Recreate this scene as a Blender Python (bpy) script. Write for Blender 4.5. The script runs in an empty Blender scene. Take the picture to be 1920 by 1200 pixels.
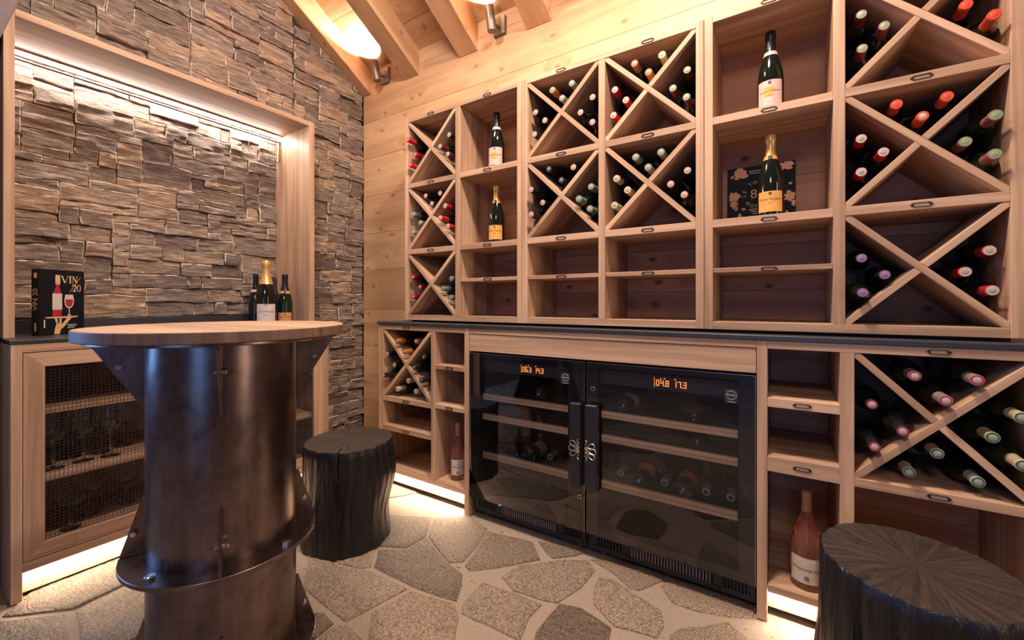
import bpy, bmesh, math, random
from mathutils import Vector, Matrix, noise
random.seed(11)
PI = math.pi
S = bpy.context.scene
COL = S.collection

# ------------------------------------------------------------------ camera, world, lights, exposure
CAM = Vector((0.0, -1.5882, 1.0332))
YAW = math.radians(32.772)
cd = bpy.data.cameras.new('camera')
cd.sensor_width = 36.0
cd.lens = 36.0 * 784.44 / 1920.0
cd.shift_y = -32.0 / 1920.0
cd.clip_start = 0.02
cam = bpy.data.objects.new('camera', cd)
COL.objects.link(cam)
cam.location = CAM
cam.rotation_euler = (PI / 2, 0, YAW)
S.camera = cam

S.view_settings.view_transform = 'Standard'
S.view_settings.look = 'None'
S.view_settings.gamma = 1.0
S.view_settings.use_curve_mapping = False
S.view_settings.exposure = 0.0

w = bpy.data.worlds.new('world')
S.world = w
w.use_nodes = True
bg = w.node_tree.nodes['Background']
bg.inputs[0].default_value = (0.22, 0.145, 0.165, 1)
bg.inputs[1].default_value = 0.35


def lamp(name, kind, loc, power, color, target=None, **kw):
    d = bpy.data.lights.new(name, kind)
    d.energy = power
    d.color = color
    for k, v in kw.items():
        setattr(d, k, v)
    o = bpy.data.objects.new(name, d)
    COL.objects.link(o)
    o.location = loc
    if target is not None:
        o.rotation_euler = (Vector(target) - Vector(loc)).to_track_quat('-Z', 'Y').to_euler()
    return o


WARM = (1.0, 0.78, 0.58)
lamp('ceiling_spot', 'AREA', (-0.30, -0.62, 2.98), 62, (1.0, 0.80, 0.645), (-0.45, 0.0, 0.9), shape='DISK', size=0.22)
lamp('table_stone_fill', 'AREA', (-1.45, -0.85, 3.10), 38, (1.0, 0.80, 0.66), (-1.75, -0.6, 0.8), shape='DISK', size=0.22)  # added fill with no visible source, brightens the table and stone wall
lamp('rear_fill', 'AREA', (0.1, -2.7, 2.6), 16, (1.0, 0.80, 0.68), (-1.2, 0.0, 0.7), shape='DISK', size=0.6)  # unseen soft fill added behind the camera
lamp('terrace_daylight', 'AREA', (-3.6, -2.65, 1.35), 42, (0.18, 0.42, 1.0), (-1.5, -1.9, 0.4), shape='RECTANGLE', size=1.1, size_y=1.8)
lamp('pipe_streak_light', 'AREA', (1.75, -0.80, 1.15), 13, (1.0, 0.74, 0.54), (-1.4, -0.95, 0.6), shape='RECTANGLE', size=0.28, size_y=1.7)  # unseen warm light added to lay an upright streak on the table pipe
lamp('window_daylight', 'AREA', (0.2, -3.9, 1.1), 13, (0.16, 0.40, 1.0), (-1.0, -1.0, 0.7), shape='RECTANGLE', size=0.9, size_y=1.5)

# ------------------------------------------------------------------ node and material helpers
MATS = {}


class NT:
    def __init__(s, name):
        s.m = bpy.data.materials.new(name)
        s.m.use_nodes = True
        s.t = s.m.node_tree
        s.n = s.t.nodes
        s.b = s.n['Principled BSDF']
        s.out = s.n['Material Output']

    def new(s, t, **kw):
        nd = s.n.new(t)
        for k, v in kw.items():
            setattr(nd, k, v)
        return nd

    def link(s, a, b):
        s.t.links.new(a, b)

    def vmul(s, src, vec):
        nd = s.new('ShaderNodeVectorMath', operation='MULTIPLY')
        s.link(src, nd.inputs[0])
        nd.inputs[1].default_value = vec
        return nd.outputs[0]

    def coords(s):
        tc = s.new('ShaderNodeTexCoord')
        oi = s.new('ShaderNodeObjectInfo')
        mul = s.new('ShaderNodeMath', operation='MULTIPLY')
        s.link(oi.outputs['Random'], mul.inputs[0])
        mul.inputs[1].default_value = 37.0
        ad = s.new('ShaderNodeVectorMath', operation='ADD')
        s.link(tc.outputs['Object'], ad.inputs[0])
        s.link(mul.outputs[0], ad.inputs[1])
        return ad.outputs[0], oi.outputs['Random'], tc.outputs['Object']

    def noise(s, vec, scale, detail=4, rough=0.55, dist=0.0):
        nd = s.new('ShaderNodeTexNoise')
        s.link(vec, nd.inputs['Vector'])
        nd.inputs['Scale'].default_value = scale
        nd.inputs['Detail'].default_value = detail
        nd.inputs['Roughness'].default_value = rough
        nd.inputs['Distortion'].default_value = dist
        return nd.outputs['Fac']

    def ramp(s, fac, stops, interp='LINEAR'):
        nd = s.new('ShaderNodeValToRGB')
        cr = nd.color_ramp
        cr.interpolation = interp
        while len(cr.elements) < len(stops):
            cr.elements.new(0.5)
        for e, (p, c) in zip(cr.elements, stops):
            e.position = p
            e.color = (c[0], c[1], c[2], 1)
        s.link(fac, nd.inputs[0])
        return nd.outputs[0]

    def mix(s, fac, a, b, mode='MIX'):
        nd = s.new('ShaderNodeMix', data_type='RGBA', blend_type=mode)
        if isinstance(fac, float):
            nd.inputs[0].default_value = fac
        else:
            s.link(fac, nd.inputs[0])
        for sock, v in ((nd.inputs[6], a), (nd.inputs[7], b)):
            if isinstance(v, tuple):
                sock.default_value = (v[0], v[1], v[2], 1)
            else:
                s.link(v, sock)
        return nd.outputs[2]

    def bump(s, height, strength, dist):
        nd = s.new('ShaderNodeBump')
        nd.inputs['Strength'].default_value = strength
        nd.inputs['Distance'].default_value = dist
        s.link(height, nd.inputs['Height'])
        s.link(nd.outputs[0], s.b.inputs['Normal'])


def plain(name, col, rough=0.5, metal=0.0, spec=0.5, emit=None, estr=0.0, coat=0.0):
    k = NT(name)
    c, rnd, _ = k.coords()
    f = k.noise(c, 60, 3)
    cc = k.ramp(f, [(0.3, tuple(v * 0.9 for v in col)), (0.7, tuple(min(1, v * 1.08) for v in col))])
    k.link(cc, k.b.inputs['Base Color'])
    k.b.inputs['Roughness'].default_value = rough
    k.b.inputs['Metallic'].default_value = metal
    k.b.inputs['Specular IOR Level'].default_value = spec
    k.b.inputs['Coat Weight'].default_value = coat
    if emit:
        k.b.inputs['Emission Color'].default_value = (*emit, 1)
        k.b.inputs['Emission Strength'].default_value = estr
    return k.m


def wood(name, dark, light, axis, knots=0.0, rough=0.5, contrast=1.0, tone=0.12, across=26.0):
    k = NT(name)
    c, rnd, raw = k.coords()
    sc = [across, across, across]
    sc[axis] = 1.3
    sc2 = [across * 0.28] * 3
    sc2[axis] = 0.55
    base = c
    if knots:
        sp = k.new('ShaderNodeSeparateXYZ')
        k.link(c, sp.inputs[0])
        other = k.new('ShaderNodeMath', operation='ADD')
        k.link(sp.outputs[2], other.inputs[0])
        if axis == 1:
            k.link(sp.outputs[0], other.inputs[1])
        else:
            other.inputs[1].default_value = 0.0
        cb = k.new('ShaderNodeCombineXYZ')
        k.link(sp.outputs[axis], cb.inputs[0])
        k.link(other.outputs[0], cb.inputs[1])
        vo = k.new('ShaderNodeTexVoronoi', voronoi_dimensions='2D')
        k.link(k.vmul(cb.outputs[0], (3.4, 5.4, 1)), vo.inputs['Vector'])
        vo.inputs['Scale'].default_value = 1.0
        vo.inputs['Randomness'].default_value = 1.0
        mr = k.new('ShaderNodeMapRange')
        mr.inputs['From Min'].default_value = 0.0
        mr.inputs['From Max'].default_value = 0.35
        mr.inputs['To Min'].default_value = 0.045
        mr.inputs['To Max'].default_value = 0.0
        k.link(vo.outputs['Distance'], mr.inputs['Value'])
        ad = k.new('ShaderNodeVectorMath', operation='ADD')
        k.link(c, ad.inputs[0])
        k.link(mr.outputs[0], ad.inputs[1])
        base = ad.outputs[0]
    f1 = k.noise(k.vmul(base, sc), 1.0, 5, 0.62, 0.25)
    f2 = k.noise(k.vmul(base, sc2), 1.0, 3, 0.5, 1.2)
    c1 = k.ramp(f1, [(0.5 - 0.2 / contrast, dark), (0.5 + 0.17 / contrast, light)])
    c2 = k.ramp(f2, [(0.38, tuple(v * 0.82 for v in dark)), (0.62, light)])
    cc = k.mix(0.42, c1, c2)
    if knots:
        kk = k.ramp(vo.outputs['Distance'], [(0.030, (1, 1, 1)), (0.050, (0.5, 0.5, 0.5)), (0.085, (0, 0, 0))])
        kf = k.new('ShaderNodeMath', operation='MULTIPLY')
        k.link(kk, kf.inputs[0])
        kf.inputs[1].default_value = knots
        cc = k.mix(kf.outputs[0], cc, (0.16, 0.065, 0.03))
    hs = k.new('ShaderNodeHueSaturation')
    mr2 = k.new('ShaderNodeMapRange')
    mr2.inputs['To Min'].default_value = 1.0 - tone
    mr2.inputs['To Max'].default_value = 1.0 + tone
    k.link(rnd, mr2.inputs['Value'])
    k.link(mr2.outputs[0], hs.inputs['Value'])
    k.link(cc, hs.inputs['Color'])
    k.link(hs.outputs[0], k.b.inputs['Base Color'])
    k.b.inputs['Roughness'].default_value = rough
    k.b.inputs['Specular IOR Level'].default_value = 0.35
    k.bump(f1, 0.12, 0.002)
    return k.m


OAK_D, OAK_L = (0.33, 0.19, 0.115), (0.60, 0.39, 0.26)
OAK = [wood('oak_grain_' + n_, OAK_D, OAK_L, i_, 0.0, 0.5, 1.55, 0.10, 34.0) for i_, n_ in enumerate('xyz')]
SPRUCE_D, SPRUCE_L = (0.50, 0.27, 0.135), (0.70, 0.46, 0.265)
SPRUCE = [wood('spruce_grain_x', SPRUCE_D, SPRUCE_L, 0, 0.55, 0.55, 0.9, 0.10, 20), wood('spruce_grain_y', SPRUCE_D, SPRUCE_L, 1, 0.5, 0.55, 0.9, 0.08, 14)]
PINE_BACK = wood('pine_back_panel', (0.40, 0.18, 0.095), (0.62, 0.34, 0.19), 0, 1.0, 0.55, 1.25, 0.1, 20)
RAIL_WOOD = wood('beech_rail', (0.80, 0.44, 0.20), (0.95, 0.66, 0.38), 0, 0, 0.45, 1.3, 0.05, 60)
TOP_EDGE = wood('tabletop_end_grain_shaded', (0.13, 0.075, 0.05), (0.27, 0.165, 0.115), 2, 0, 0.5, 1.3, 0.0, 34)  # end grain, with the side's shade under overhead light mixed into the colour
TOP_WOOD = wood('tabletop_larch', (0.36, 0.20, 0.115), (0.60, 0.40, 0.26), 0, 0, 0.42, 1.2, 0.0, 24)


def mk_ledge():
    k = NT('ledge_stone')
    c, rnd, raw = k.coords()
    tone = k.ramp(rnd, [(0.0, (0.218, 0.172, 0.153)), (0.22, (0.323, 0.260, 0.226)), (0.45, (0.386, 0.308, 0.260)),
                        (0.62, (0.285, 0.236, 0.215)), (0.80, (0.458, 0.351, 0.268)), (0.92, (0.556, 0.413, 0.302)), (1.0, (0.349, 0.288, 0.259))])
    lam = k.noise(k.vmul(c, (20, 11, 62)), 1.0, 6, 0.7, 0.9)
    big = k.noise(c, 9, 4, 0.6, 0.3)
    c1 = k.mix(k.ramp(lam, [(0.32, (0, 0, 0)), (0.7, (1, 1, 1))]), k.mix(1.0, tone, (0.48, 0.44, 0.44), 'MULTIPLY'), k.mix(1.0, tone, (1.38, 1.32, 1.25), 'MULTIPLY'))
    c2 = k.mix(k.ramp(big, [(0.55, (0, 0, 0)), (0.72, (1, 1, 1))]), c1, (0.33, 0.235, 0.16))
    cc = k.mix(0.35, c1, c2)
    k.link(cc, k.b.inputs['Base Color'])
    k.b.inputs['Roughness'].default_value = 0.75
    k.b.inputs['Specular IOR Level'].default_value = 0.3
    sm = k.new('ShaderNodeMath', operation='MULTIPLY_ADD')
    k.link(big, sm.inputs[0])
    sm.inputs[1].default_value = 1.4
    k.link(lam, sm.inputs[2])
    k.bump(sm.outputs[0], 1.0, 0.022)
    return k.m


def mk_flag():
    k = NT('flagstone_quartzite')
    c, rnd, raw = k.coords()
    tone = k.ramp(rnd, [(0.0, (0.243, 0.184, 0.139)), (0.3, (0.371, 0.286, 0.213)), (0.6, (0.448, 0.343, 0.254)), (0.85, (0.371, 0.273, 0.192)), (1.0, (0.499, 0.387, 0.291))])
    f = k.noise(c, 150, 4, 0.75)
    big = k.noise(k.vmul(c, (9, 14, 9)), 1.0, 5, 0.6, 0.4)
    c1 = k.mix(k.ramp(f, [(0.40, (0, 0, 0)), (0.60, (1, 1, 1))]), k.mix(1.0, tone, (0.42, 0.39, 0.40), 'MULTIPLY'), k.mix(1.0, tone, (1.42, 1.38, 1.32), 'MULTIPLY'))
    c2 = k.mix(k.ramp(big, [(0.42, (0, 0, 0)), (0.75, (0.7, 0.7, 0.7))]), c1, (0.36, 0.27, 0.19))
    k.link(k.mix(0.55, c1, c2), k.b.inputs['Base Color'])
    k.b.inputs['Roughness'].default_value = 0.62
    ridg = k.noise(k.vmul(c, (28, 75, 40)), 1.0, 5, 0.65, 0.8)
    sm = k.new('ShaderNodeMath', operation='MULTIPLY_ADD')
    k.link(ridg, sm.inputs[0])
    rg = k.new('ShaderNodeMapRange')
    rg.inputs['From Min'].default_value = 0.25
    rg.inputs['From Max'].default_value = 0.75
    rg.inputs['To Min'].default_value = 2.6
    rg.inputs['To Max'].default_value = 0.5
    k.link(rnd, rg.inputs['Value'])
    k.link(rg.outputs[0], sm.inputs[1])
    k.link(f, sm.inputs[2])
    k.bump(sm.outputs[0], 0.9, 0.012)
    return k.m


def mk_mortar():
    k = NT('sandy_mortar')
    c, rnd, raw = k.coords()
    f = k.noise(c, 220, 3, 0.7)
    g = k.noise(c, 40, 2)
    c1 = k.ramp(f, [(0.3, (0.26, 0.197, 0.15)), (0.65, (0.38, 0.295, 0.222))])
    sp = k.ramp(g, [(0.70, (0, 0, 0)), (0.74, (1, 1, 1))])
    k.link(k.mix(sp, c1, (0.10, 0.075, 0.06)), k.b.inputs['Base Color'])
    k.b.inputs['Roughness'].default_value = 0.85
    k.bump(f, 0.4, 0.003)
    return k.m


def mk_steel():
    k = NT('blackened_steel')
    c, rnd, raw = k.coords()
    f = k.noise(c, 14, 5, 0.65, 0.5)
    g = k.noise(k.vmul(c, (60, 60, 7)), 1.0, 4, 0.6)
    c1 = k.ramp(f, [(0.28, (0.12, 0.092, 0.088)), (0.5, (0.215, 0.162, 0.148)), (0.75, (0.31, 0.235, 0.21))])
    k.link(k.mix(0.3, c1, k.ramp(g, [(0.3, (0.12, 0.09, 0.088)), (0.7, (0.29, 0.225, 0.20))])), k.b.inputs['Base Color'])
    k.b.inputs['Metallic'].default_value = 1.0
    rr = k.new('ShaderNodeMapRange')
    rr.inputs['To Min'].default_value = 0.22
    rr.inputs['To Max'].default_value = 0.36
    k.link(f, rr.inputs['Value'])
    k.link(rr.outputs[0], k.b.inputs['Roughness'])
    k.bump(f, 0.05, 0.004)
    return k.m


def mk_char(top):
    k = NT('charred_stump_top' if top else 'charred_stump_side')
    c, rnd, raw = k.coords()
    if top:
        sx = k.new('ShaderNodeSeparateXYZ')
        k.link(raw, sx.inputs[0])
        an = k.new('ShaderNodeMath', operation='ARCTAN2')
        k.link(sx.outputs[1], an.inputs[0])
        k.link(sx.outputs[0], an.inputs[1])
        ln = k.new('ShaderNodeVectorMath', operation='LENGTH')
        k.link(raw, ln.inputs[0])
        cb = k.new('ShaderNodeCombineXYZ')
        k.link(an.outputs[0], cb.inputs[0])
        k.link(ln.outputs['Value'], cb.inputs[1])
        f = k.noise(k.vmul(cb.outputs[0], (11, 6, 1)), 1.0, 5, 0.65, 0.3)
        g = k.noise(k.vmul(cb.outputs[0], (1.2, 130, 1)), 1.0, 2, 0.5)
        c1 = k.ramp(f, [(0.33, (0.012, 0.009, 0.009)), (0.52, (0.040, 0.028, 0.025)), (0.72, (0.095, 0.068, 0.056))])
        k.link(k.mix(0.25, c1, k.ramp(g, [(0.3, (0.01, 0.008, 0.008)), (0.7, (0.06, 0.042, 0.036))])), k.b.inputs['Base Color'])
        k.b.inputs['Roughness'].default_value = 0.5
        k.bump(f, 0.3, 0.004)
    else:
        f = k.noise(k.vmul(c, (26, 26, 3.2)), 1.0, 5, 0.6, 0.9)
        k.link(k.ramp(f, [(0.3, (0.004, 0.004, 0.006)), (0.6, (0.011, 0.0095, 0.011)), (0.85, (0.032, 0.026, 0.023))]), k.b.inputs['Base Color'])
        k.b.inputs['Roughness'].default_value = 0.34
        k.bump(f, 0.9, 0.016)
    return k.m


def mk_thin_glass():
    k = NT('tinted_door_glass')
    tr = k.new('ShaderNodeBsdfTransparent')
    tr.inputs[0].default_value = (0.965, 0.955, 0.96, 1)
    gl = k.new('ShaderNodeBsdfGlossy')
    gl.inputs['Roughness'].default_value = 0.015
    gl.inputs['Color'].default_value = (1, 1, 1, 1)
    fr = k.new('ShaderNodeFresnel')
    fr.inputs['IOR'].default_value = 1.46
    mx = k.new('ShaderNodeMixShader')
    k.link(fr.outputs[0], mx.inputs[0])
    k.link(tr.outputs[0], mx.inputs[1])
    k.link(gl.outputs[0], mx.inputs[2])
    k.link(mx.outputs[0], k.out.inputs[0])
    return k.m


def mk_glass(name, col, rough=0.0, trans=1.0, ior=1.45):
    k = NT(name)
    k.b.inputs['Base Color'].default_value = (*col, 1)
    k.b.inputs['Roughness'].default_value = rough
    k.b.inputs['Transmission Weight'].default_value = trans
    k.b.inputs['IOR'].default_value = ior
    return k.m


def emitter(name, col, strength):
    k = NT(name)
    e = k.new('ShaderNodeEmission')
    e.inputs[0].default_value = (*col, 1)
    e.inputs[1].default_value = strength
    k.link(e.outputs[0], k.out.inputs[0])
    return k.m


LEDGE, FLAG, MORTAR, STEEL = mk_ledge(), mk_flag(), mk_mortar(), mk_steel()
CHAR_SIDE, CHAR_TOP = mk_char(False), mk_char(True)
DOOR_GLASS = mk_thin_glass()
CLEAR = mk_glass('clear_glass', (1, 1, 1))
ROSE = mk_glass('rose_wine_glass', (0.93, 0.42, 0.30), 0.0, 0.88)
CHIP = plain('stone_chipped_edge', (0.52, 0.42, 0.34), 0.8)
STONE_BACK = plain('dark_joint_mortar', (0.035, 0.027, 0.024), 0.9)
WORKTOP = plain('charcoal_worktop', (0.030, 0.030, 0.036), 0.38)
BLACK = plain('black_enamel', (0.010, 0.010, 0.012), 0.28)
BLACK_MATT = plain('black_matt', (0.008, 0.008, 0.010), 0.6)
HANDLE = plain('black_anodised_handle', (0.018, 0.018, 0.024), 0.32)
BRONZE = plain('dark_bronze', (0.20, 0.165, 0.15), 0.45, 0.6)
LABEL_METAL = plain('antique_label_metal', (0.07, 0.05, 0.04), 0.38, 0.9)
WIRE = plain('dark_mesh_wire', (0.07, 0.06, 0.06), 0.45, 0.6)
CHROME = plain('bright_steel', (0.62, 0.60, 0.58), 0.22, 1.0)
BRASS = plain('brass_lock', (0.66, 0.50, 0.26), 0.3, 1.0)
SILVER = plain('silver_emblem', (0.62, 0.55, 0.50), 0.35, 0.9)
ALU = plain('aluminium_profile', (0.40, 0.35, 0.33), 0.4, 0.9)
PLASTER = plain('mauve_plaster', (0.16, 0.12, 0.13), 0.7)
DARKWALL = plain('dark_blue_panel', (0.025, 0.025, 0.045), 0.6)
BOTTLE = plain('dark_bottle_glass', (0.006, 0.008, 0.006), 0.08, 0, 0.6)
GREENGLASS = plain('deep_green_bottle_glass', (0.006, 0.014, 0.007), 0.06, 0, 0.6)
PLINTH = wood('pale_plinth', (0.55, 0.42, 0.28), (0.66, 0.53, 0.38), 0, 0, 0.5, 0.7, 0.0)
LED = emitter('led_strip', (1.0, 0.88, 0.78), 105.0)
LED_TOE = emitter('led_strip_toe', (1.0, 0.85, 0.68), 120.0)
ORANGE_LCD = emitter('orange_display_light', (1.0, 0.28, 0.06), 1.6)
LAMP_LENS = emitter('lamp_lens', (1.0, 0.85, 0.68), 9.0)


def col(name, rgb, rough=0.4, metal=0.0):
    if name not in MATS:
        MATS[name] = plain(name, rgb, rough, metal)
    return MATS[name]


# ------------------------------------------------------------------ mesh helpers
W = {}


def wloc(o):
    return W.get(o.name, Vector((0, 0, 0))) if o else Vector((0, 0, 0))


class MB:
    def __init__(s):
        s.v, s.f, s.m = [], [], []

    def add(s, vs, fs, mi=0):
        n = len(s.v)
        s.v += [tuple(v) for v in vs]
        s.f += [tuple(i + n for i in f) for f in fs]
        s.m += [mi] * len(fs)
        return s

    def box(s, x0, x1, y0, y1, z0, z1, mi=0):
        vs = [(x, y, z) for x in (x0, x1) for y in (y0, y1) for z in (z0, z1)]
        fs = [(0, 1, 3, 2), (4, 6, 7, 5), (0, 4, 5, 1), (2, 3, 7, 6), (0, 2, 6, 4), (1, 5, 7, 3)]
        return s.add(vs, fs, mi)

    def prism(s, poly, axis, a0, a1, mi=0):
        """poly: 2D points in the two remaining axes (x,y,z order), extruded along axis."""
        n = len(poly)
        vs = []
        for a in (a0, a1):
            for p in poly:
                q = list(p)
                q.insert(axis, a)
                vs.append(q)
        fs = [tuple(range(n)), tuple(range(2 * n - 1, n - 1, -1))]
        for i in range(n):
            j = (i + 1) % n
            fs.append((i, i + n, j + n, j))
        return s.add(vs, fs, mi)

    def tube(s, pts, r, n=8, closed=False, mi=0):
        pts = [Vector(p) for p in pts]
        L = len(pts)
        vs, fs = [], []
        up = None
        for i, p in enumerate(pts):
            if closed:
                d = pts[(i + 1) % L] - pts[i - 1]
            else:
                d = pts[min(i + 1, L - 1)] - pts[max(i - 1, 0)]
            d.normalize()
            if up is None:
                up = d.orthogonal().normalized()
            up = (up - d * up.dot(d))
            if up.length < 1e-6:
                up = d.orthogonal()
            up.normalize()
            sd = d.cross(up)
            rr = r[i] if isinstance(r, (list, tuple)) else r
            for k in range(n):
                a = 2 * PI * k / n
                vs.append(p + up * (math.cos(a) * rr) + sd * (math.sin(a) * rr))
        seg = L if closed else L - 1
        for i in range(seg):
            for k in range(n):
                a, b = i * n + k, i * n + (k + 1) % n
                c, d = ((i + 1) % L) * n + (k + 1) % n, ((i + 1) % L) * n + k
                fs.append((a, b, c, d))
        if not closed:
            fs.append(tuple(range(n - 1, -1, -1)))
            fs.append(tuple(range((L - 1) * n, L * n)))
        return s.add(vs, fs, mi)

    def lathe(s, prof, n=24, c=(0, 0, 0), a0=0.0, a1=2 * PI, mi=0, caps=True):
        full = abs(a1 - a0 - 2 * PI) < 1e-6
        m = n if full else n + 1
        vs, fs = [], []
        for (r, z) in prof:
            for k in range(m):
                a = a0 + (a1 - a0) * k / n
                vs.append((c[0] + r * math.cos(a), c[1] + r * math.sin(a), c[2] + z))
        for i in range(len(prof) - 1):
            for k in range(n):
                k2 = (k + 1) % m
                fs.append((i * m + k, i * m + k2, (i + 1) * m + k2, (i + 1) * m + k))
        if full and caps:
            if prof[0][0] > 1e-5:
                fs.append(tuple(range(m - 1, -1, -1)))
            if prof[-1][0] > 1e-5:
                q = (len(prof) - 1) * m
                fs.append(tuple(range(q, q + m)))
        return s.add(vs, fs, mi)

    def mesh(s, name, mats, off=Vector((0, 0, 0)), bevel=0.0, smooth=False, angle=40, weld=False):
        me = bpy.data.meshes.new(name)
        me.from_pydata([(v[0] - off.x, v[1] - off.y, v[2] - off.z) for v in s.v], [], s.f)
        if not isinstance(mats, (list, tuple)):
            mats = [mats]
        for m in mats:
            me.materials.append(m)
        if len(mats) > 1:
            me.polygons.foreach_set('material_index', s.m)
        bm = bmesh.new()
        bm.from_mesh(me)
        if weld:
            bmesh.ops.remove_doubles(bm, verts=bm.verts, dist=1e-6)
        bmesh.ops.recalc_face_normals(bm, faces=bm.faces)
        if bevel:
            bmesh.ops.bevel(bm, geom=list(bm.edges), offset=bevel, segments=1, profile=0.5, affect='EDGES', clamp_overlap=True)
        bm.to_mesh(me)
        bm.free()
        if smooth:
            me.polygons.foreach_set('use_smooth', [True] * len(me.polygons))
            me.set_sharp_from_angle(angle=math.radians(angle))
        me.update()
        return me

    def build(s, name, mats, parent=None, local=False, at=None, **kw):
        """vertices in world coordinates (or local ones when local=True)."""
        base = wloc(parent)
        org = Vector(at) if at is not None else base
        off = Vector((0, 0, 0)) if local else org
        o = bpy.data.objects.new(name, s.mesh(name, mats, off, **kw))
        COL.objects.link(o)
        if parent:
            o.parent = parent
            o.location = Vector((0, 0, 0)) if local else org - base
        else:
            o.location = Vector((0, 0, 0)) if local else org
        W[o.name] = org.copy()
        return o


def inst(name, me, parent, loc, rot=(0, 0, 0)):
    o = bpy.data.objects.new(name, me)
    COL.objects.link(o)
    o.parent = parent
    o.location = Vector(loc) - wloc(parent)
    o.rotation_euler = rot
    W[o.name] = Vector(loc)
    return o


def tag(o, label=None, cat=None, group=None, kind=None):
    if label:
        o['label'] = label
    if cat:
        o['category'] = cat
    if group:
        o['group'] = group
    if kind:
        o['kind'] = kind
    return o


def thing(name, label, cat, loc=(0, 0, 0), rot=(0, 0, 0), group=None):
    o = bpy.data.objects.new(name, None)
    COL.objects.link(o)
    o.empty_display_size = 0.05
    o.location = loc
    o.rotation_euler = rot
    W[o.name] = Vector(loc)
    return tag(o, label, cat, group)


def copy_tree(root, loc):
    r = root.copy()
    COL.objects.link(r)
    r.location = loc
    W[r.name] = Vector(loc)
    for ch in root.children:
        c = ch.copy()
        COL.objects.link(c)
        c.parent = r
        for g in ch.children:
            d = g.copy()
            COL.objects.link(d)
            d.parent = c
    return r


def board(name, parent, x0, x1, y0, y1, z0, z1, mat, bevel=0.0012):
    return MB().box(x0, x1, y0, y1, z0, z1).build(name, mat, parent, bevel=bevel)


# ---- lettering (Blender's built-in font), made up front and kept as plain geometry
TEXTS = {}


def text_geo(body, size, shear=0.0, spacing=1.0):
    """returns (verts2d, faces) of a word centred on its own box"""
    key = (body, shear, spacing)
    if key not in TEXTS:
        cu = bpy.data.curves.new('lettering', 'FONT')
        cu.body = body
        cu.size = 1.0
        cu.shear = shear
        cu.space_character = spacing
        cu.align_x = 'CENTER'
        cu.align_y = 'CENTER'
        cu.resolution_u = 2
        ob = bpy.data.objects.new('lettering', cu)
        COL.objects.link(ob)
        dg = bpy.context.evaluated_depsgraph_get()
        me = bpy.data.meshes.new_from_object(ob.evaluated_get(dg))
        TEXTS[key] = ([(v.co.x, v.co.y) for v in me.vertices], [tuple(p.vertices) for p in me.polygons])
        bpy.data.objects.remove(ob)
        bpy.data.curves.remove(cu)
        bpy.data.meshes.remove(me)
    vs, fs = TEXTS[key]
    return [(x * size, y * size) for x, y in vs], fs


def text_flat(mb, body, size, f, shear=0.0, spacing=1.0, mi=0):
    vs, fs = text_geo(body, size, shear, spacing)
    mb.add([f(x, y) for x, y in vs], fs, mi)
    return mb


def text_ring(mb, body, size, rad, centre_deg, step_deg, f, mi=0, inward=False):
    """letters set one by one round a circle, read clockwise (or anticlockwise along the bottom)"""
    n = len(body)
    for i, ch in enumerate(body):
        if ch == ' ':
            continue
        k = (i - (n - 1) / 2) * step_deg
        a = math.radians(centre_deg + k if inward else centre_deg - k)
        rot = a + PI / 2 if inward else a - PI / 2
        vs, fs = text_geo(ch, size)
        ca, sa = math.cos(rot), math.sin(rot)
        mb.add([f(rad * math.cos(a) + x * ca - y * sa, rad * math.sin(a) + x * sa + y * ca) for x, y in vs], fs, mi)


for wd, sh in (('Veuve Clicquot', 0), ('BRUT', 0), ('TAITTINGER', 0), ('CHAMPAGNE', 0), ('Whispering Angel', 0.45), ('FRANCE', 0)):
    text_geo(wd, 1.0, sh)

# ------------------------------------------------------------------ room shell
YW = 0.39          # face of the timber wall
SL = 0.585         # roof slope


def ceil_z(y):
    return 2.695 + SL * (YW - y)


def struct(o):
    o['kind'] = 'structure'
    return o


def group_empty(name, kind='structure'):
    o = bpy.data.objects.new(name, None)
    COL.objects.link(o)
    W[o.name] = Vector((0, 0, 0))
    o['kind'] = kind
    return o


# --- floor: mortar bed with separate flagstones
FX0, FX1, FY0, FY1 = -3.0, 2.2, -4.2, 0.40
floor = struct(MB().box(FX0, FX1, FY0, FY1, -0.12, -0.004).build('floor', MORTAR))


def px_floor(u, v):
    """image point (1920x1200 frame) of a flagstone corner -> its place on the floor"""
    f = 784.44
    ca, sa = math.cos(YAW), math.sin(YAW)
    dx, dz = (u - 960) / f, (568 - v) / f
    d = Vector((-sa + dx * ca, ca + dx * sa, dz))
    t = -CAM.z / d.z
    p = CAM + d * t
    return (p.x, p.y)


def z1(l):
    return [px_floor(560 + x / 3.556, 880 + y / 3.556) for x, y in l]


def z2(l):
    return [px_floor(960 + x / 3.2, 960 + y / 3.2) for x, y in l]


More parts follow.
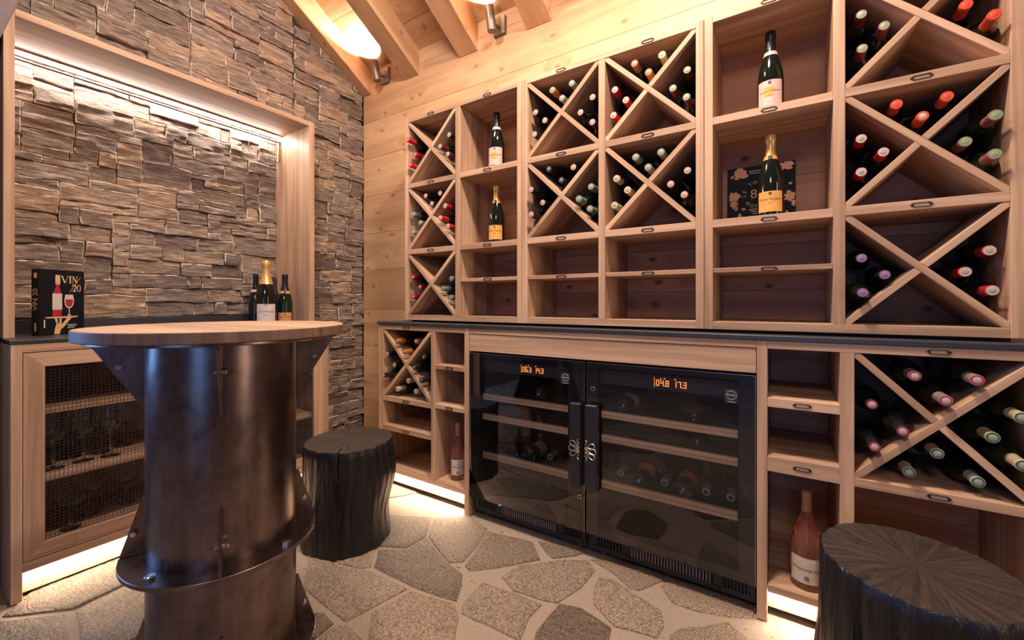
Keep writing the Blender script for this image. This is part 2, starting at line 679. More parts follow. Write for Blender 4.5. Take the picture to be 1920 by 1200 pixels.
FLAGS = [
    z1([(600, 300), (880, 320), (850, 440), (720, 522), (545, 512)]),
    z1([(905, 325), (1130, 310), (1250, 390), (1185, 515), (1092, 618), (1005, 620), (868, 440)]),
    z1([(535, 535), (725, 535), (846, 458), (975, 615), (1090, 700), (1082, 790), (1058, 880), (960, 855), (762, 785), (592, 700), (495, 655)]),
    z1([(200, 560), (515, 528), (485, 648), (420, 655), (270, 625)]),
    z1([(60, 580), (190, 600), (262, 640), (478, 680), (640, 752), (725, 800), (440, 955), (310, 1015), (228, 955), (40, 800)]),
    z1([(745, 815), (1038, 892), (1060, 980), (1040, 1138), (900, 1300), (520, 1300), (470, 1138), (492, 955)]),
    z1([(1235, 405), (1555, 482), (1612, 598), (1300, 660), (1145, 672), (1112, 640), (1195, 525)]),
    z1([(1598, 480), (1800, 520), (1920, 548), (1850, 572), (1692, 596), (1648, 560)]),
    z2([(40, 322), (290, 292), (455, 292), (492, 350), (418, 448), (270, 540), (200, 535), (5, 465), (-60, 390)]),
    z1([(1222, 758), (1440, 822), (1615, 900), (1540, 990), (1470, 1138), (1390, 1100), (1172, 1008), (1090, 955), (1096, 890)]),
    z2([(292, 550), (420, 575), (590, 690), (580, 800), (500, 920), (200, 920), (128, 780), (145, 722)]),
    z2([(470, 284), (720, 300), (925, 360), (905, 408), (760, 466), (702, 458), (622, 378)]),
    z2([(522, 395), (602, 402), (700, 474), (892, 590), (915, 678), (860, 755), (800, 735), (612, 680), (486, 545), (492, 455)]),
    z2([(890, 440), (985, 395), (1250, 462), (1465, 555), (1445, 640), (1300, 632), (1100, 592), (960, 545)]),
    z2([(1015, 705), (1160, 685), (1290, 652), (1425, 765), (1500, 1000), (900, 1000), (955, 750)]),
    z1([(115, 955), (168, 955), (225, 1028), (95, 1138), (40, 1100), (60, 990)]),
    z1([(245, 1045), (330, 1055), (425, 1138), (440, 1280), (100, 1290), (130, 1115)]),
]


def inside(p, poly):
    r = False
    j = len(poly) - 1
    for i in range(len(poly)):
        a, b = poly[i], poly[j]
        if (a[1] > p[1]) != (b[1] > p[1]) and p[0] < (b[0] - a[0]) * (p[1] - a[1]) / (b[1] - a[1]) + a[0]:
            r = not r
        j = i
    return r


def clip_half(poly, px, py, nx, ny):
    out = []
    for i in range(len(poly)):
        a, b = poly[i], poly[(i + 1) % len(poly)]
        da = (a[0] - px) * nx + (a[1] - py) * ny
        db = (b[0] - px) * nx + (b[1] - py) * ny
        if da <= 0:
            out.append(a)
        if (da < 0) != (db < 0) and abs(da - db) > 1e-12:
            t = da / (da - db)
            out.append((a[0] + (b[0] - a[0]) * t, a[1] + (b[1] - a[1]) * t))
    return out


def near_poly(p, poly, d):
    if inside(p, poly):
        return True
    for i in range(len(poly)):
        a, b = Vector(poly[i]), Vector(poly[(i + 1) % len(poly)])
        ab = b - a
        t = max(0, min(1, (Vector(p) - a).dot(ab) / max(ab.length_squared, 1e-9)))
        if (a + ab * t - Vector(p)).length < d:
            return True
    return False


ghosts = []
for poly in FLAGS:
    xs, ys = [p[0] for p in poly], [p[1] for p in poly]
    gx = min(xs)
    while gx < max(xs):
        gy = min(ys)
        while gy < max(ys):
            if inside((gx, gy), poly):
                ghosts.append((gx, gy))
            gy += 0.06
        gx += 0.06
sites = []
rf = random.Random(5)
gy = FY0 + 0.12
row = 0
while gy < FY1:
    gx = FX0 + 0.1 + (0.17 if row % 2 else 0)
    while gx < FX1:
        p = (gx + rf.uniform(-0.1, 0.1), gy + rf.uniform(-0.09, 0.09))
        if not any(near_poly(p, q, 0.10) for q in FLAGS):
            sites.append(p)
        gx += 0.36
    gy += 0.30
    row += 1
polys = list(FLAGS)
allp = sites + ghosts
for i, s in enumerate(sites):
    c = [(max(FX0, s[0] - .5), max(FY0, s[1] - .5)), (min(FX1, s[0] + .5), max(FY0, s[1] - .5)), (min(FX1, s[0] + .5), min(FY1, s[1] + .5)), (max(FX0, s[0] - .5), min(FY1, s[1] + .5))]
    for j, q in enumerate(allp):
        if j == i:
            continue
        nx, ny = q[0] - s[0], q[1] - s[1]
        if nx * nx + ny * ny > 1.1:
            continue
        L = math.hypot(nx, ny)
        gap = 0.012 if j < len(sites) else 0.035
        c = clip_half(c, s[0] + nx / 2 - nx / L * gap, s[1] + ny / 2 - ny / L * gap, nx, ny)
        if len(c) < 3:
            break
    if len(c) >= 3:
        ar = 0.5 * abs(sum(c[k][0] * c[(k + 1) % len(c)][1] - c[(k + 1) % len(c)][0] * c[k][1] for k in range(len(c))))
        if ar > 0.012:
            polys.append(c)


def flagstone(poly, n):
    cx = sum(p[0] for p in poly) / len(poly)
    cy = sum(p[1] for p in poly) / len(poly)
    outl = []
    for i in range(len(poly)):
        a, b = Vector(poly[i]), Vector(poly[(i + 1) % len(poly)])
        k = max(1, int((b - a).length / 0.06))
        for t in range(k):
            p = a.lerp(b, t / k)
            q = Vector((p.x * 9, p.y * 9, n * 3.1))
            outl.append((p.x + noise.noise(q) * 0.008, p.y + noise.noise(q + Vector((5, 5, 5))) * 0.008))
    m = len(outl)
    h = 0.0008 + 0.0015 * rf.random()
    vs, fs = [], []
    for (sc, z) in ((1.0, -0.012), (1.0, h * 0.2), (0.965, h + 0.0016), (0.6, h + 0.002), (0.25, h + 0.002)):
        for (x, y) in outl:
            zz = z
            if sc < 0.99:
                zz += noise.noise(Vector((x * sc * 12 + n, y * sc * 12, n))) * 0.0022
            vs.append((cx + (x - cx) * sc, cy + (y - cy) * sc, zz))
    for r in range(4):
        for i in range(m):
            j = (i + 1) % m
            fs.append((r * m + i, r * m + j, (r + 1) * m + j, (r + 1) * m + i))
    vs.append((cx, cy, h + 0.002))
    for i in range(m):
        fs.append((4 * m + i, 4 * m + (i + 1) % m, len(vs) - 1))
    MB().add(vs, fs).build('flagstone', FLAG, floor, smooth=True, angle=50)


for i, p in enumerate(polys):
    flagstone(p, i)

# --- timber wall of planks behind the racks
wall_back = struct(MB().box(-2.80, 1.2, YW + 0.03, YW + 0.12, 0, 3.2).build('wall_back', BLACK_MATT))
seams = [0.0, 0.22, 0.47, 0.72, 0.985, 1.27, 1.53, 1.80, 2.07, 2.33, 2.60, 2.86]
for i in range(len(seams) - 1):
    j = rf.uniform(-0.001, 0.001)
    MB().box(-2.56, 1.2, YW + abs(j), YW + 0.03, seams[i] + 0.0005, seams[i + 1] - 0.0005).build('plank', SPRUCE[0], wall_back, bevel=0.0012, at=(0, YW, seams[i]))

# --- roof: boards laid across sloping beams
ceiling = struct(MB().prism([(YW + .1, ceil_z(YW + .1) + .03), (-2.2, ceil_z(-2.2) + .03), (-2.2, ceil_z(-2.2) + .08), (YW + .1, ceil_z(YW + .1) + .08)], 0, -2.8, 2.0).build('ceiling', BLACK_MATT))
y = YW + 0.02
while y > -2.1:
    y2 = y - 0.165
    p = [(y - .0012, ceil_z(y)), (y2 + .0012, ceil_z(y2)), (y2 + .0012, ceil_z(y2) + .03), (y - .0012, ceil_z(y) + .03)]
    MB().prism(p, 0, -2.75, 1.6).build('ceiling_board', SPRUCE[0], ceiling, bevel=0.0018, at=(0, y, ceil_z(y)))
    y = y2
BEAMS = [(-2.64, -2.476), (-2.135, -1.998), (-1.658, -1.5145), (-1.176, -1.0215), (-0.70, -0.548), (-0.222, -0.07), (0.256, 0.408)]
th = math.atan(SL)
for x0, x1 in BEAMS:
    # built level along y, then tipped to the roof slope
    m = MB().box(x0, x1, -2.9, 0.0, 0.0, 0.170)
    me = m.mesh('beam', SPRUCE[1], Vector((x0, 0, 0)), bevel=0.004)
    b = inst('beam', me, ceiling, (x0, YW, 2.53), (-th, 0, 0))

# --- stone wall on the left with the recess cut into it
XS = -2.585
wall_left = struct(MB().box(-2.80, XS, -0.125, YW + .02, 0, 3.0).box(-2.80, XS, -1.7, -0.125, 2.105, 4.0).build('wall_left', STONE_BACK))
wall_recess = struct(MB().box(-2.80, -2.735, -1.34, -0.10, 0.0, 2.14).build('wall_recess', STONE_BACK))


def pack(y0, y1, zz0, zz1, rnd, unit=0.038, cu=0.016):
    nr, nc = int(round((zz1 - zz0) / unit)), int(round((y1 - y0) / cu))
    occ = [[False] * nc for _ in range(nr)]
    out = []
    for r in range(nr):
        c = 0
        while c < nc:
            if occ[r][c]:
                c += 1
                continue
            run = 0
            while c + run < nc and not occ[r][c + run]:
                run += 1
            wd = rnd.choice([4, 6, 8, 9, 10, 11, 12, 13, 15, 17])
            if run - wd < 4:
                wd = run if run <= 17 else run // 2
            h = rnd.choice([1, 1, 2, 2, 2, 2, 3])
            if wd <= 4:
                h = min(h, 2)
            while h > 1 and (r + h > nr or any(occ[r + k][c + i] for k in range(h) for i in range(wd))):
                h -= 1
            for k in range(h):
                for i in range(wd):
                    occ[r + k][c + i] = True
            out.append((y0 + c * cu, y0 + (c + wd) * cu, zz0 + r * unit, zz0 + (r + h) * unit))
            c += wd
    return out


def wob(y, z, s):
    """shared waver so that neighbouring stones keep a common joint"""
    return (noise.noise(Vector((y * 13, z * 13, s))) * 0.008, noise.noise(Vector((y * 9, z * 15, s + 40))) * 0.009)


def ledge_stone(y0, y1, zz0, zz1, x, parent, k, top=None):
    gap = 0.0011
    ny = max(3, int((y1 - y0) / 0.024)) + 2
    nz = max(3, int((zz1 - zz0) / 0.017)) + 2
    e = 0.0042

    def spread(a, b, n):
        return [a] + [a + e + (b - a - 2 * e) * i / (n - 2) for i in range(n - 1)] + [b]
    Ys, Zs = spread(y0 + gap, y1 - gap, ny), spread(zz0 + gap, zz1 - gap, nz)
    proud = rs.uniform(0.012, 0.034)
    ty, tz = rs.uniform(-0.05, 0.05), rs.uniform(-0.12, 0.10)
    sy, sz = rs.uniform(0, 50), rs.uniform(0, 50)
    cy, cz = (y0 + y1) / 2, (zz0 + zz1) / 2
    vs, fs, mi = [], [], []
    for i, yy in enumerate(Ys):
        for j, z in enumerate(Zs):
            dy, dz = wob(yy, z, 3.0)
            edge = (i in (0, ny)) or (j in (0, nz))
            q = Vector((yy * 16 + sy, z * 34 + sz, 0))
            h = proud + ty * (yy - cy) + tz * (z - cz) + noise.noise(q) * 0.012 + noise.noise(q * 2.3) * 0.006
            h = h * 0.55 + 0.45 * (round(h / 0.009) * 0.009)     # stepped, split look
            if edge:
                h -= 0.0045
            vs.append((x + max(h, 0.003), yy + dy, z + dz))
    m = nz + 1
    for i in range(ny):
        for j in range(nz):
            fs.append((i * m + j, (i + 1) * m + j, (i + 1) * m + j + 1, i * m + j + 1))
            rim = i in (0, ny - 1) or j in (0, nz - 1)
            mi.append(1 if rim and noise.noise(Vector((Ys[i] * 21, Zs[j] * 21, sy))) > -0.02 else 0)
    ring = [i * m for i in range(ny + 1)] + [ny * m + j for j in range(1, nz + 1)] + [i * m + nz for i in range(ny - 1, -1, -1)] + [j for j in range(nz - 1, 0, -1)]
    b = len(vs)
    for a in ring:
        vs.append((x - 0.002, vs[a][1], vs[a][2]))
    for t in range(len(ring)):
        u = (t + 1) % len(ring)
        fs.append((ring[t], ring[u], b + u, b + t))
    mb = MB().add(vs, fs)
    mb.m = mi + [0] * (len(fs) - len(mi))
    mb.build('stone', [LEDGE, CHIP], parent, smooth=True, angle=24, at=(x, cy, cz))


rs = random.Random(21)
k = 0
for (a, b, c, d) in pack(-0.122, YW - 0.003, 0.0, 2.78, rs):
    if d < ceil_z(b) + 0.02:
        ledge_stone(a, b, c, d, XS, wall_left, k)
        k += 1
for (a, b, c, d) in pack(-1.36, -0.122, 2.109, 3.55, rs, 0.040):
    if c < ceil_z(b) - 0.02 and c < 2.94 + 0.2 * (a + 1.36) + 0.30:
        ledge_stone(a, b, c, min(d, ceil_z(b) + 0.02), XS, wall_left, k)
        k += 1
kk = 0
for (a, b, c, d) in pack(-1.287, -0.1585, 0.964, 2.075, rs, 0.0358):
    ledge_stone(a, b, c, d, -2.735, wall_recess, kk)
    kk += 1
print('stones', k, kk, 'flags', len(polys))

# --- edge of the neighbouring opening at the far left of the view
trim = struct(MB().prism([(-1.281, 2.122), (-1.321, 1.979), (-1.329, 1.957), (-1.60, 1.957), (-1.60, 2.6), (-1.148, 2.6)], 0, -2.335, -2.29).build('trim_1', PLASTER, bevel=0.003))
wl = struct(MB().box(-2.80, -2.36, -1.60, -1.345, 0.0, 2.104).build('wall_side', DARKWALL))

# ------------------------------------------------------------------ shared fittings
def holder_mesh():
    """little metal frame with pointed ends that takes a paper label"""
    m = MB()
    hw, hh, t, d = 0.0185, 0.0062, 0.0014, 0.002
    m.box(-hw, hw, -d, 0, hh - t, hh).box(-hw, hw, -d, 0, -hh, -hh + t)
    m.box(-hw, -hw + t, -d, 0, -hh + t, hh - t).box(hw - t, hw, -d, 0, -hh + t, hh - t)
    for s in (-1, 1):
        m.prism([(s * hw, -0.0056), (s * (hw + 0.0066), 0.0), (s * hw, 0.0056)], 1, -d, 0)
    return m.mesh('label_holder', LABEL_METAL)


HOLDER = holder_mesh()


def holder(parent, x, y, z):
    inst('label_holder', HOLDER, parent, (x, y, z))


def clip_rect(poly, x0, x1, z0, z1):
    for (px, pz, nx, nz) in ((x0, 0, -1, 0), (x1, 0, 1, 0), (0, z0, 0, -1), (0, z1, 0, 1)):
        poly = clip_half(poly, px, pz, nx, nz)
    return poly


def xcell(parent, x0, x1, z0, z1, yf, yb, t=0.019, fl=1):
    cx, cz = (x0 + x1) / 2, (z0 + z1) / 2
    wd, h = x1 - x0, z1 - z0
    L = math.hypot(wd, h)

    def band(s):
        dx, dz = wd / L, s * h / L
        nx, nz = -dz, dx
        e = L * 0.7
        return [(cx - dx * e + nx * t / 2, cz - dz * e + nz * t / 2), (cx - dx * e - nx * t / 2, cz - dz * e - nz * t / 2),
                (cx + dx * e - nx * t / 2, cz + dz * e - nz * t / 2), (cx + dx * e + nx * t / 2, cz + dz * e + nz * t / 2)], math.atan2(dz, dx)
    p1, a1 = band(-fl)
    p2, a2 = band(fl)
    g = 0.0004
    full = clip_rect(p1, x0 + g, x1 - g, z0 + g, z1 - g)
    nx, nz = fl * h / L, wd / L      # normal of the whole board
    halves = []
    for sg in (1, -1):
        q = clip_half(p2, cx + sg * nx * (t / 2 + g), cz + sg * nz * (t / 2 + g), -sg * nx, -sg * nz)
        halves.append(clip_rect(q, x0 + g, x1 - g, z0 + g, z1 - g))
    for poly, ang in ((full, a1), (halves[0], a2), (halves[1], a2)):
        ca, sa = math.cos(-ang), math.sin(-ang)
        loc = [((px - cx) * ca - (pz - cz) * sa, (px - cx) * sa + (pz - cz) * ca) for px, pz in poly]
        me = MB().prism(loc, 1, yf, yb).mesh('diagonal_board', OAK[0], Vector((0, 0, 0)), bevel=0.001)
        inst('diagonal_board', me, parent, (cx, 0, cz), (0, -ang, 0)).location.y = -wloc(parent).y


# ------------------------------------------------------------------ upper racks
YU, YB = 0.08, 0.385
ZB0, ZB1, S3A, S3B, S2A, S2B, S1A, S1B, ZT0, ZT1 = 0.938, 0.966, 1.142, 1.159, 1.306, 1.334, 1.678, 1.705, 2.049, 2.073


def upper_unit(name, label, xs, cols):
    """xs: outer left, inner left, divider left/right, inner right, outer right"""
    xa, xb, xc, xd, xe, xf = xs
    t = thing(name, label, 'wine rack', ((xa + xf) / 2, 0.2, ZB0), group=None)
    g = 0.0008
    board('side_panel', t, xa + g, xb, YU, YB, ZB0, ZT1, OAK[2])
    board('side_panel', t, xe, xf - g, YU, YB, ZB0, ZT1, OAK[2])
    board('top_panel', t, xb, xe, YU, YB, ZT0, ZT1, OAK[0])
    board('bottom_panel', t, xb, xe, YU, YB, ZB0, ZB1, OAK[0])
    board('divider', t, xc, xd, YU, YB, ZB1, ZT0, OAK[2])
    zz = [ZB1, 1.085, 1.27, 1.53, 1.80, ZT0]
    for za, zb in zip(zz, zz[1:]):
        board('back_board', t, xb, xe, YB - 0.006, YB, za + 0.0006, zb - 0.0006, PINE_BACK, 0.0008)
    for (x0, x1), (kinds) in zip(((xb, xc), (xd, xe)), cols):
        xm = (x0 + x1) / 2
        holder(t, xm, YU - 0.0003, ZT0 + 0.012)
        for (za, zb, flag) in ((S1A, S1B, True), (S2A, S2B, True), (S3A, S3B, kinds[2] == 'S')):
            if flag:
                board('shelf', t, x0, x1, YU + (0.004 if za == S3A else 0), YB - 0.006, za, zb, OAK[0])
                holder(t, xm, YU - 0.0003 + (0.004 if za == S3A else 0), (za + zb) / 2)
        if kinds[0] == 'X':
            xcell(t, x0, x1, S1B, ZT0, YU + 0.002, YB - 0.007)
        if kinds[1] == 'X':
            xcell(t, x0, x1, S2B, S1A, YU + 0.002, YB - 0.007)
        if kinds[2] == 'X':
            xcell(t, x0, x1, ZB1, S2A, YU + 0.002, YB - 0.007)
    return t


upper_unit('wine_rack', 'leftmost oak wall rack, one crossed column beside one open column', (-1.798, -1.772, -1.425, -1.3927, -1.0465, -1.0221), (('X', 'X', 'X'), ('S', 'S', 'S')))
upper_unit('wine_rack', 'middle oak wall rack with two crossed columns over open shelves', (-1.0221, -0.990, -0.6438, -0.6155, -0.2661, -0.238), (('X', 'X', 'S'), ('X', 'X', 'S')))
upper_unit('wine_rack', 'rightmost oak wall rack, open column left, three crossed cells right', (-0.238, -0.2088, 0.1387, 0.1687, 0.5174, 0.546), (('S', 'S', 'S'), ('X', 'X', 'X')))

# ------------------------------------------------------------------ lower run
wt = tag(MB().box(-1.930, 0.60, -0.006, YB, 0.912, 0.9275).build('worktop', WORKTOP, bevel=0.0015),
         'long thin charcoal worktop under the wall racks', 'worktop')
# shadow-gap batten that carries the racks
bt = tag(MB().box(-1.78, 0.53, 0.12, YB - 0.004, 0.9285, 0.9375).build('batten', BLACK_MATT), 'black batten in the shadow gap between worktop and wall racks', 'batten')


def plinth_led(t, x0, x1):
    MB().box(x0, x1, 0.040, 0.055, 0.028, 0.096).build('plinth', PLINTH, t)
    MB().box(x0 + 0.005, x1 - 0.005, 0.014, 0.026, 0.0935, 0.0965).build('led_strip', LED_TOE, t)


t = thing('wine_cabinet', 'low oak cabinet left of the wine coolers, crossed rack over shelves', 'cabinet', (-1.61, 0.19, 0.0))
board('side_panel', t, -1.923, -1.887, 0, YB, 0.0, 0.9115, OAK[2])
board('divider', t, -1.520, -1.492, 0, YB, 0.123, 0.885, OAK[2])
board('top_rail', t, -1.887, -1.2995, 0, YB, 0.885, 0.9115, OAK[0])
board('bottom_board', t, -1.887, -1.2995, 0, YB, 0.0975, 0.1225, OAK[0])
for za, zb in ((0.123, 0.30), (0.30, 0.47), (0.47, 0.72), (0.72, 0.885)):
    board('back_board', t, -1.887, -1.2995, YB - 0.006, YB, za + 0.0006, zb - 0.0006, PINE_BACK, 0.0008)
for x0, x1, za, zb in ((-1.887, -1.520, 0.487, 0.514), (-1.887, -1.520, 0.324, 0.351), (-1.492, -1.2995, 0.696, 0.7165), (-1.492, -1.2995, 0.494, 0.517)):
    board('shelf', t, x0, x1, 0, YB - 0.006, za, zb, OAK[0])
    holder(t, (x0 + x1) / 2, -0.0003, (za + zb) / 2)
holder(t, -1.70, -0.0003, 0.899)
xcell(t, -1.887, -1.520, 0.514, 0.885, 0.002, YB - 0.007, fl=-1)
plinth_led(t, -1.887, -1.2995)

t = thing('cooler_housing', 'oak surround with plain fascia over the two wine coolers', 'cabinet', (-0.67, 0.19, 0.0))
board('side_panel', t, -1.299, -1.271, 0, YB, 0.0, 0.9115, OAK[2])
board('side_panel', t, -0.0677, -0.0385, 0, YB, 0.0, 0.9115, OAK[2])
board('top_rail', t, -1.271, -0.0677, 0, YB, 0.886, 0.9115, OAK[0])
board('fascia', t, -1.2695, -0.0692, 0.003, 0.022, 0.802, 0.8842, OAK[0])

t = thing('wine_cabinet', 'low oak cabinet right of the wine coolers, narrow shelves beside a wide crossed rack', 'cabinet', (0.25, 0.19, 0.0))
board('side_panel', t, 0.5415, 0.575, 0, YB, 0.0, 0.9115, OAK[2])
board('divider', t, 0.148, 0.1817, 0, YB, 0.1225, 0.885, OAK[2])
board('top_rail', t, -0.038, 0.5415, 0, YB, 0.885, 0.9115, OAK[0])
board('bottom_board', t, -0.038, 0.5415, 0, YB, 0.0975, 0.1225, OAK[0])
for za, zb in ((0.1225, 0.30), (0.30, 0.47), (0.47, 0.72), (0.72, 0.885)):
    board('back_board', t, -0.038, 0.5415, YB - 0.006, YB, za + 0.0006, zb - 0.0006, PINE_BACK, 0.0008)
for x0, x1, za, zb in ((-0.038, 0.148, 0.697, 0.7265), (-0.038, 0.148, 0.489, 0.538), (0.1817, 0.5415, 0.490, 0.516)):
    board('shelf', t, x0, x1, 0, YB - 0.006, za, zb, OAK[0])
    holder(t, (x0 + x1) / 2, -0.0003, (za + zb) / 2)
holder(t, 0.3616, -0.0003, 0.899)
xcell(t, 0.1817, 0.5415, 0.516, 0.885, 0.002, YB - 0.007, fl=-1)
plinth_led(t, -0.038, 0.5415)

# ------------------------------------------------------------------ bottles lying in the racks
BL = 0.262


def lying_meshes():
    R = 0.0335
    prof = [(0.012, 0.010), (0.026, 0.002), (0.0315, 0.0), (R, 0.004), (R, 0.158), (0.0325, 0.168), (0.0285, 0.180), (0.021, 0.193), (0.0155, 0.203), (0.0130, 0.213), (0.0124, BL - 0.001)]
    return MB().lathe(prof, 24).mesh('bottle_body', BOTTLE, smooth=True, angle=50)


BODY = lying_meshes()
BODY_GREEN = BODY.copy()
BODY_GREEN.materials[0] = GREENGLASS
CAPS, SEALS, PAPER = {}, {}, {}


def cap_mesh(cname, rgb, rough, metal, ln=0.058):
    if cname not in CAPS:
        CAPS[cname] = MB().lathe([(0.0150, BL - ln), (0.0139, BL - ln + 0.012), (0.0139, BL - 0.011), (0.0146, BL - 0.009), (0.0146, BL - 0.0015), (0.0136, BL)], 20).mesh('capsule', col('capsule_' + cname, rgb, rough, metal), smooth=True, angle=40)
    return CAPS[cname]


def seal_mesh(ring, mid):
    key = (ring, mid)
    if key not in SEALS:
        m = MB()
        m.lathe([(0.0085, BL + 0.0004), (0.0126, BL + 0.0004), (0.0130, BL - 0.0002)], 20, caps=False)
        m.lathe([(0.0001, BL + 0.0008), (0.0078, BL + 0.0008), (0.0086, BL + 0.0003)], 20, mi=1, caps=False)
        SEALS[key] = m.mesh('seal', [col('seal_%s' % ring, PAL[ring], 0.45), col('seal_%s' % mid, PAL[mid], 0.45)], smooth=True, angle=40)
    return SEALS[key]


PAL = dict(red=(0.52, 0.025, 0.03), vermilion=(0.62, 0.075, 0.035), darkred=(0.26, 0.008, 0.022), greygreen=(0.20, 0.245, 0.20), black=(0.018, 0.014, 0.018),
           pink=(0.52, 0.30, 0.26), cream=(0.55, 0.45, 0.27), white=(0.47, 0.43, 0.37), copper=(0.38, 0.145, 0.07), wine=(0.14, 0.02, 0.028), green=(0.23, 0.30, 0.17),
           violet=(0.26, 0.14, 0.28), gold=(0.55, 0.33, 0.12), orange=(0.50, 0.15, 0.045), pinkgrey=(0.30, 0.22, 0.20), slate=(0.16, 0.20, 0.21), deepgreen=(0.04, 0.13, 0.06),
           crimson=(0.40, 0.03, 0.08), palegrey=(0.34, 0.33, 0.28), rosewood=(0.34, 0.10, 0.10))
# capsule colour, seal ring, seal middle, words, green glass?
KIND = dict(
    red=('red', 'red', 'pink', 'glossy red', False), redw=('red', 'white', 'palegrey', 'red, white topped', False), vermilion=('vermilion', 'vermilion', 'vermilion', 'orange-red', False),
    verw=('vermilion', 'vermilion', 'white', 'orange-red, white sealed', False), dred=('darkred', 'darkred', 'pink', 'dark red', False), wine=('wine', 'palegrey', 'palegrey', 'wine-red, grey topped', False),
    grey=('greygreen', 'greygreen', 'palegrey', 'grey-green', True), slate=('slate', 'slate', 'greygreen', 'slate grey', True), blackp=('black', 'pink', 'pink', 'black, pink topped', False),
    black=('black', 'black', 'slate', 'all-black', False), cream=('cream', 'cream', 'palegrey', 'cream', True), copper=('copper', 'copper', 'green', 'copper, green sealed', True),
    wgreen=('wine', 'green', 'palegrey', 'dark, pale green topped', True), redgreen=('rosewood', 'green', 'green', 'rosewood, green topped', True), violet=('black', 'violet', 'violet', 'black, violet topped', False),
    orange=('orange', 'black', 'white', 'orange, white starred', False), white=('white', 'white', 'palegrey', 'off-white', True), pinkgrey=('pinkgrey', 'crimson', 'white', 'grey-pink, crimson ringed', False),
    blackc=('black', 'crimson', 'white', 'black, crimson ringed', False), creamg=('cream', 'deepgreen', 'palegrey', 'cream, green ringed', True), whiteg=('white', 'deepgreen', 'palegrey', 'white, green ringed', True),
    orseal=('orange', 'green', 'greygreen', 'orange, green topped', True))
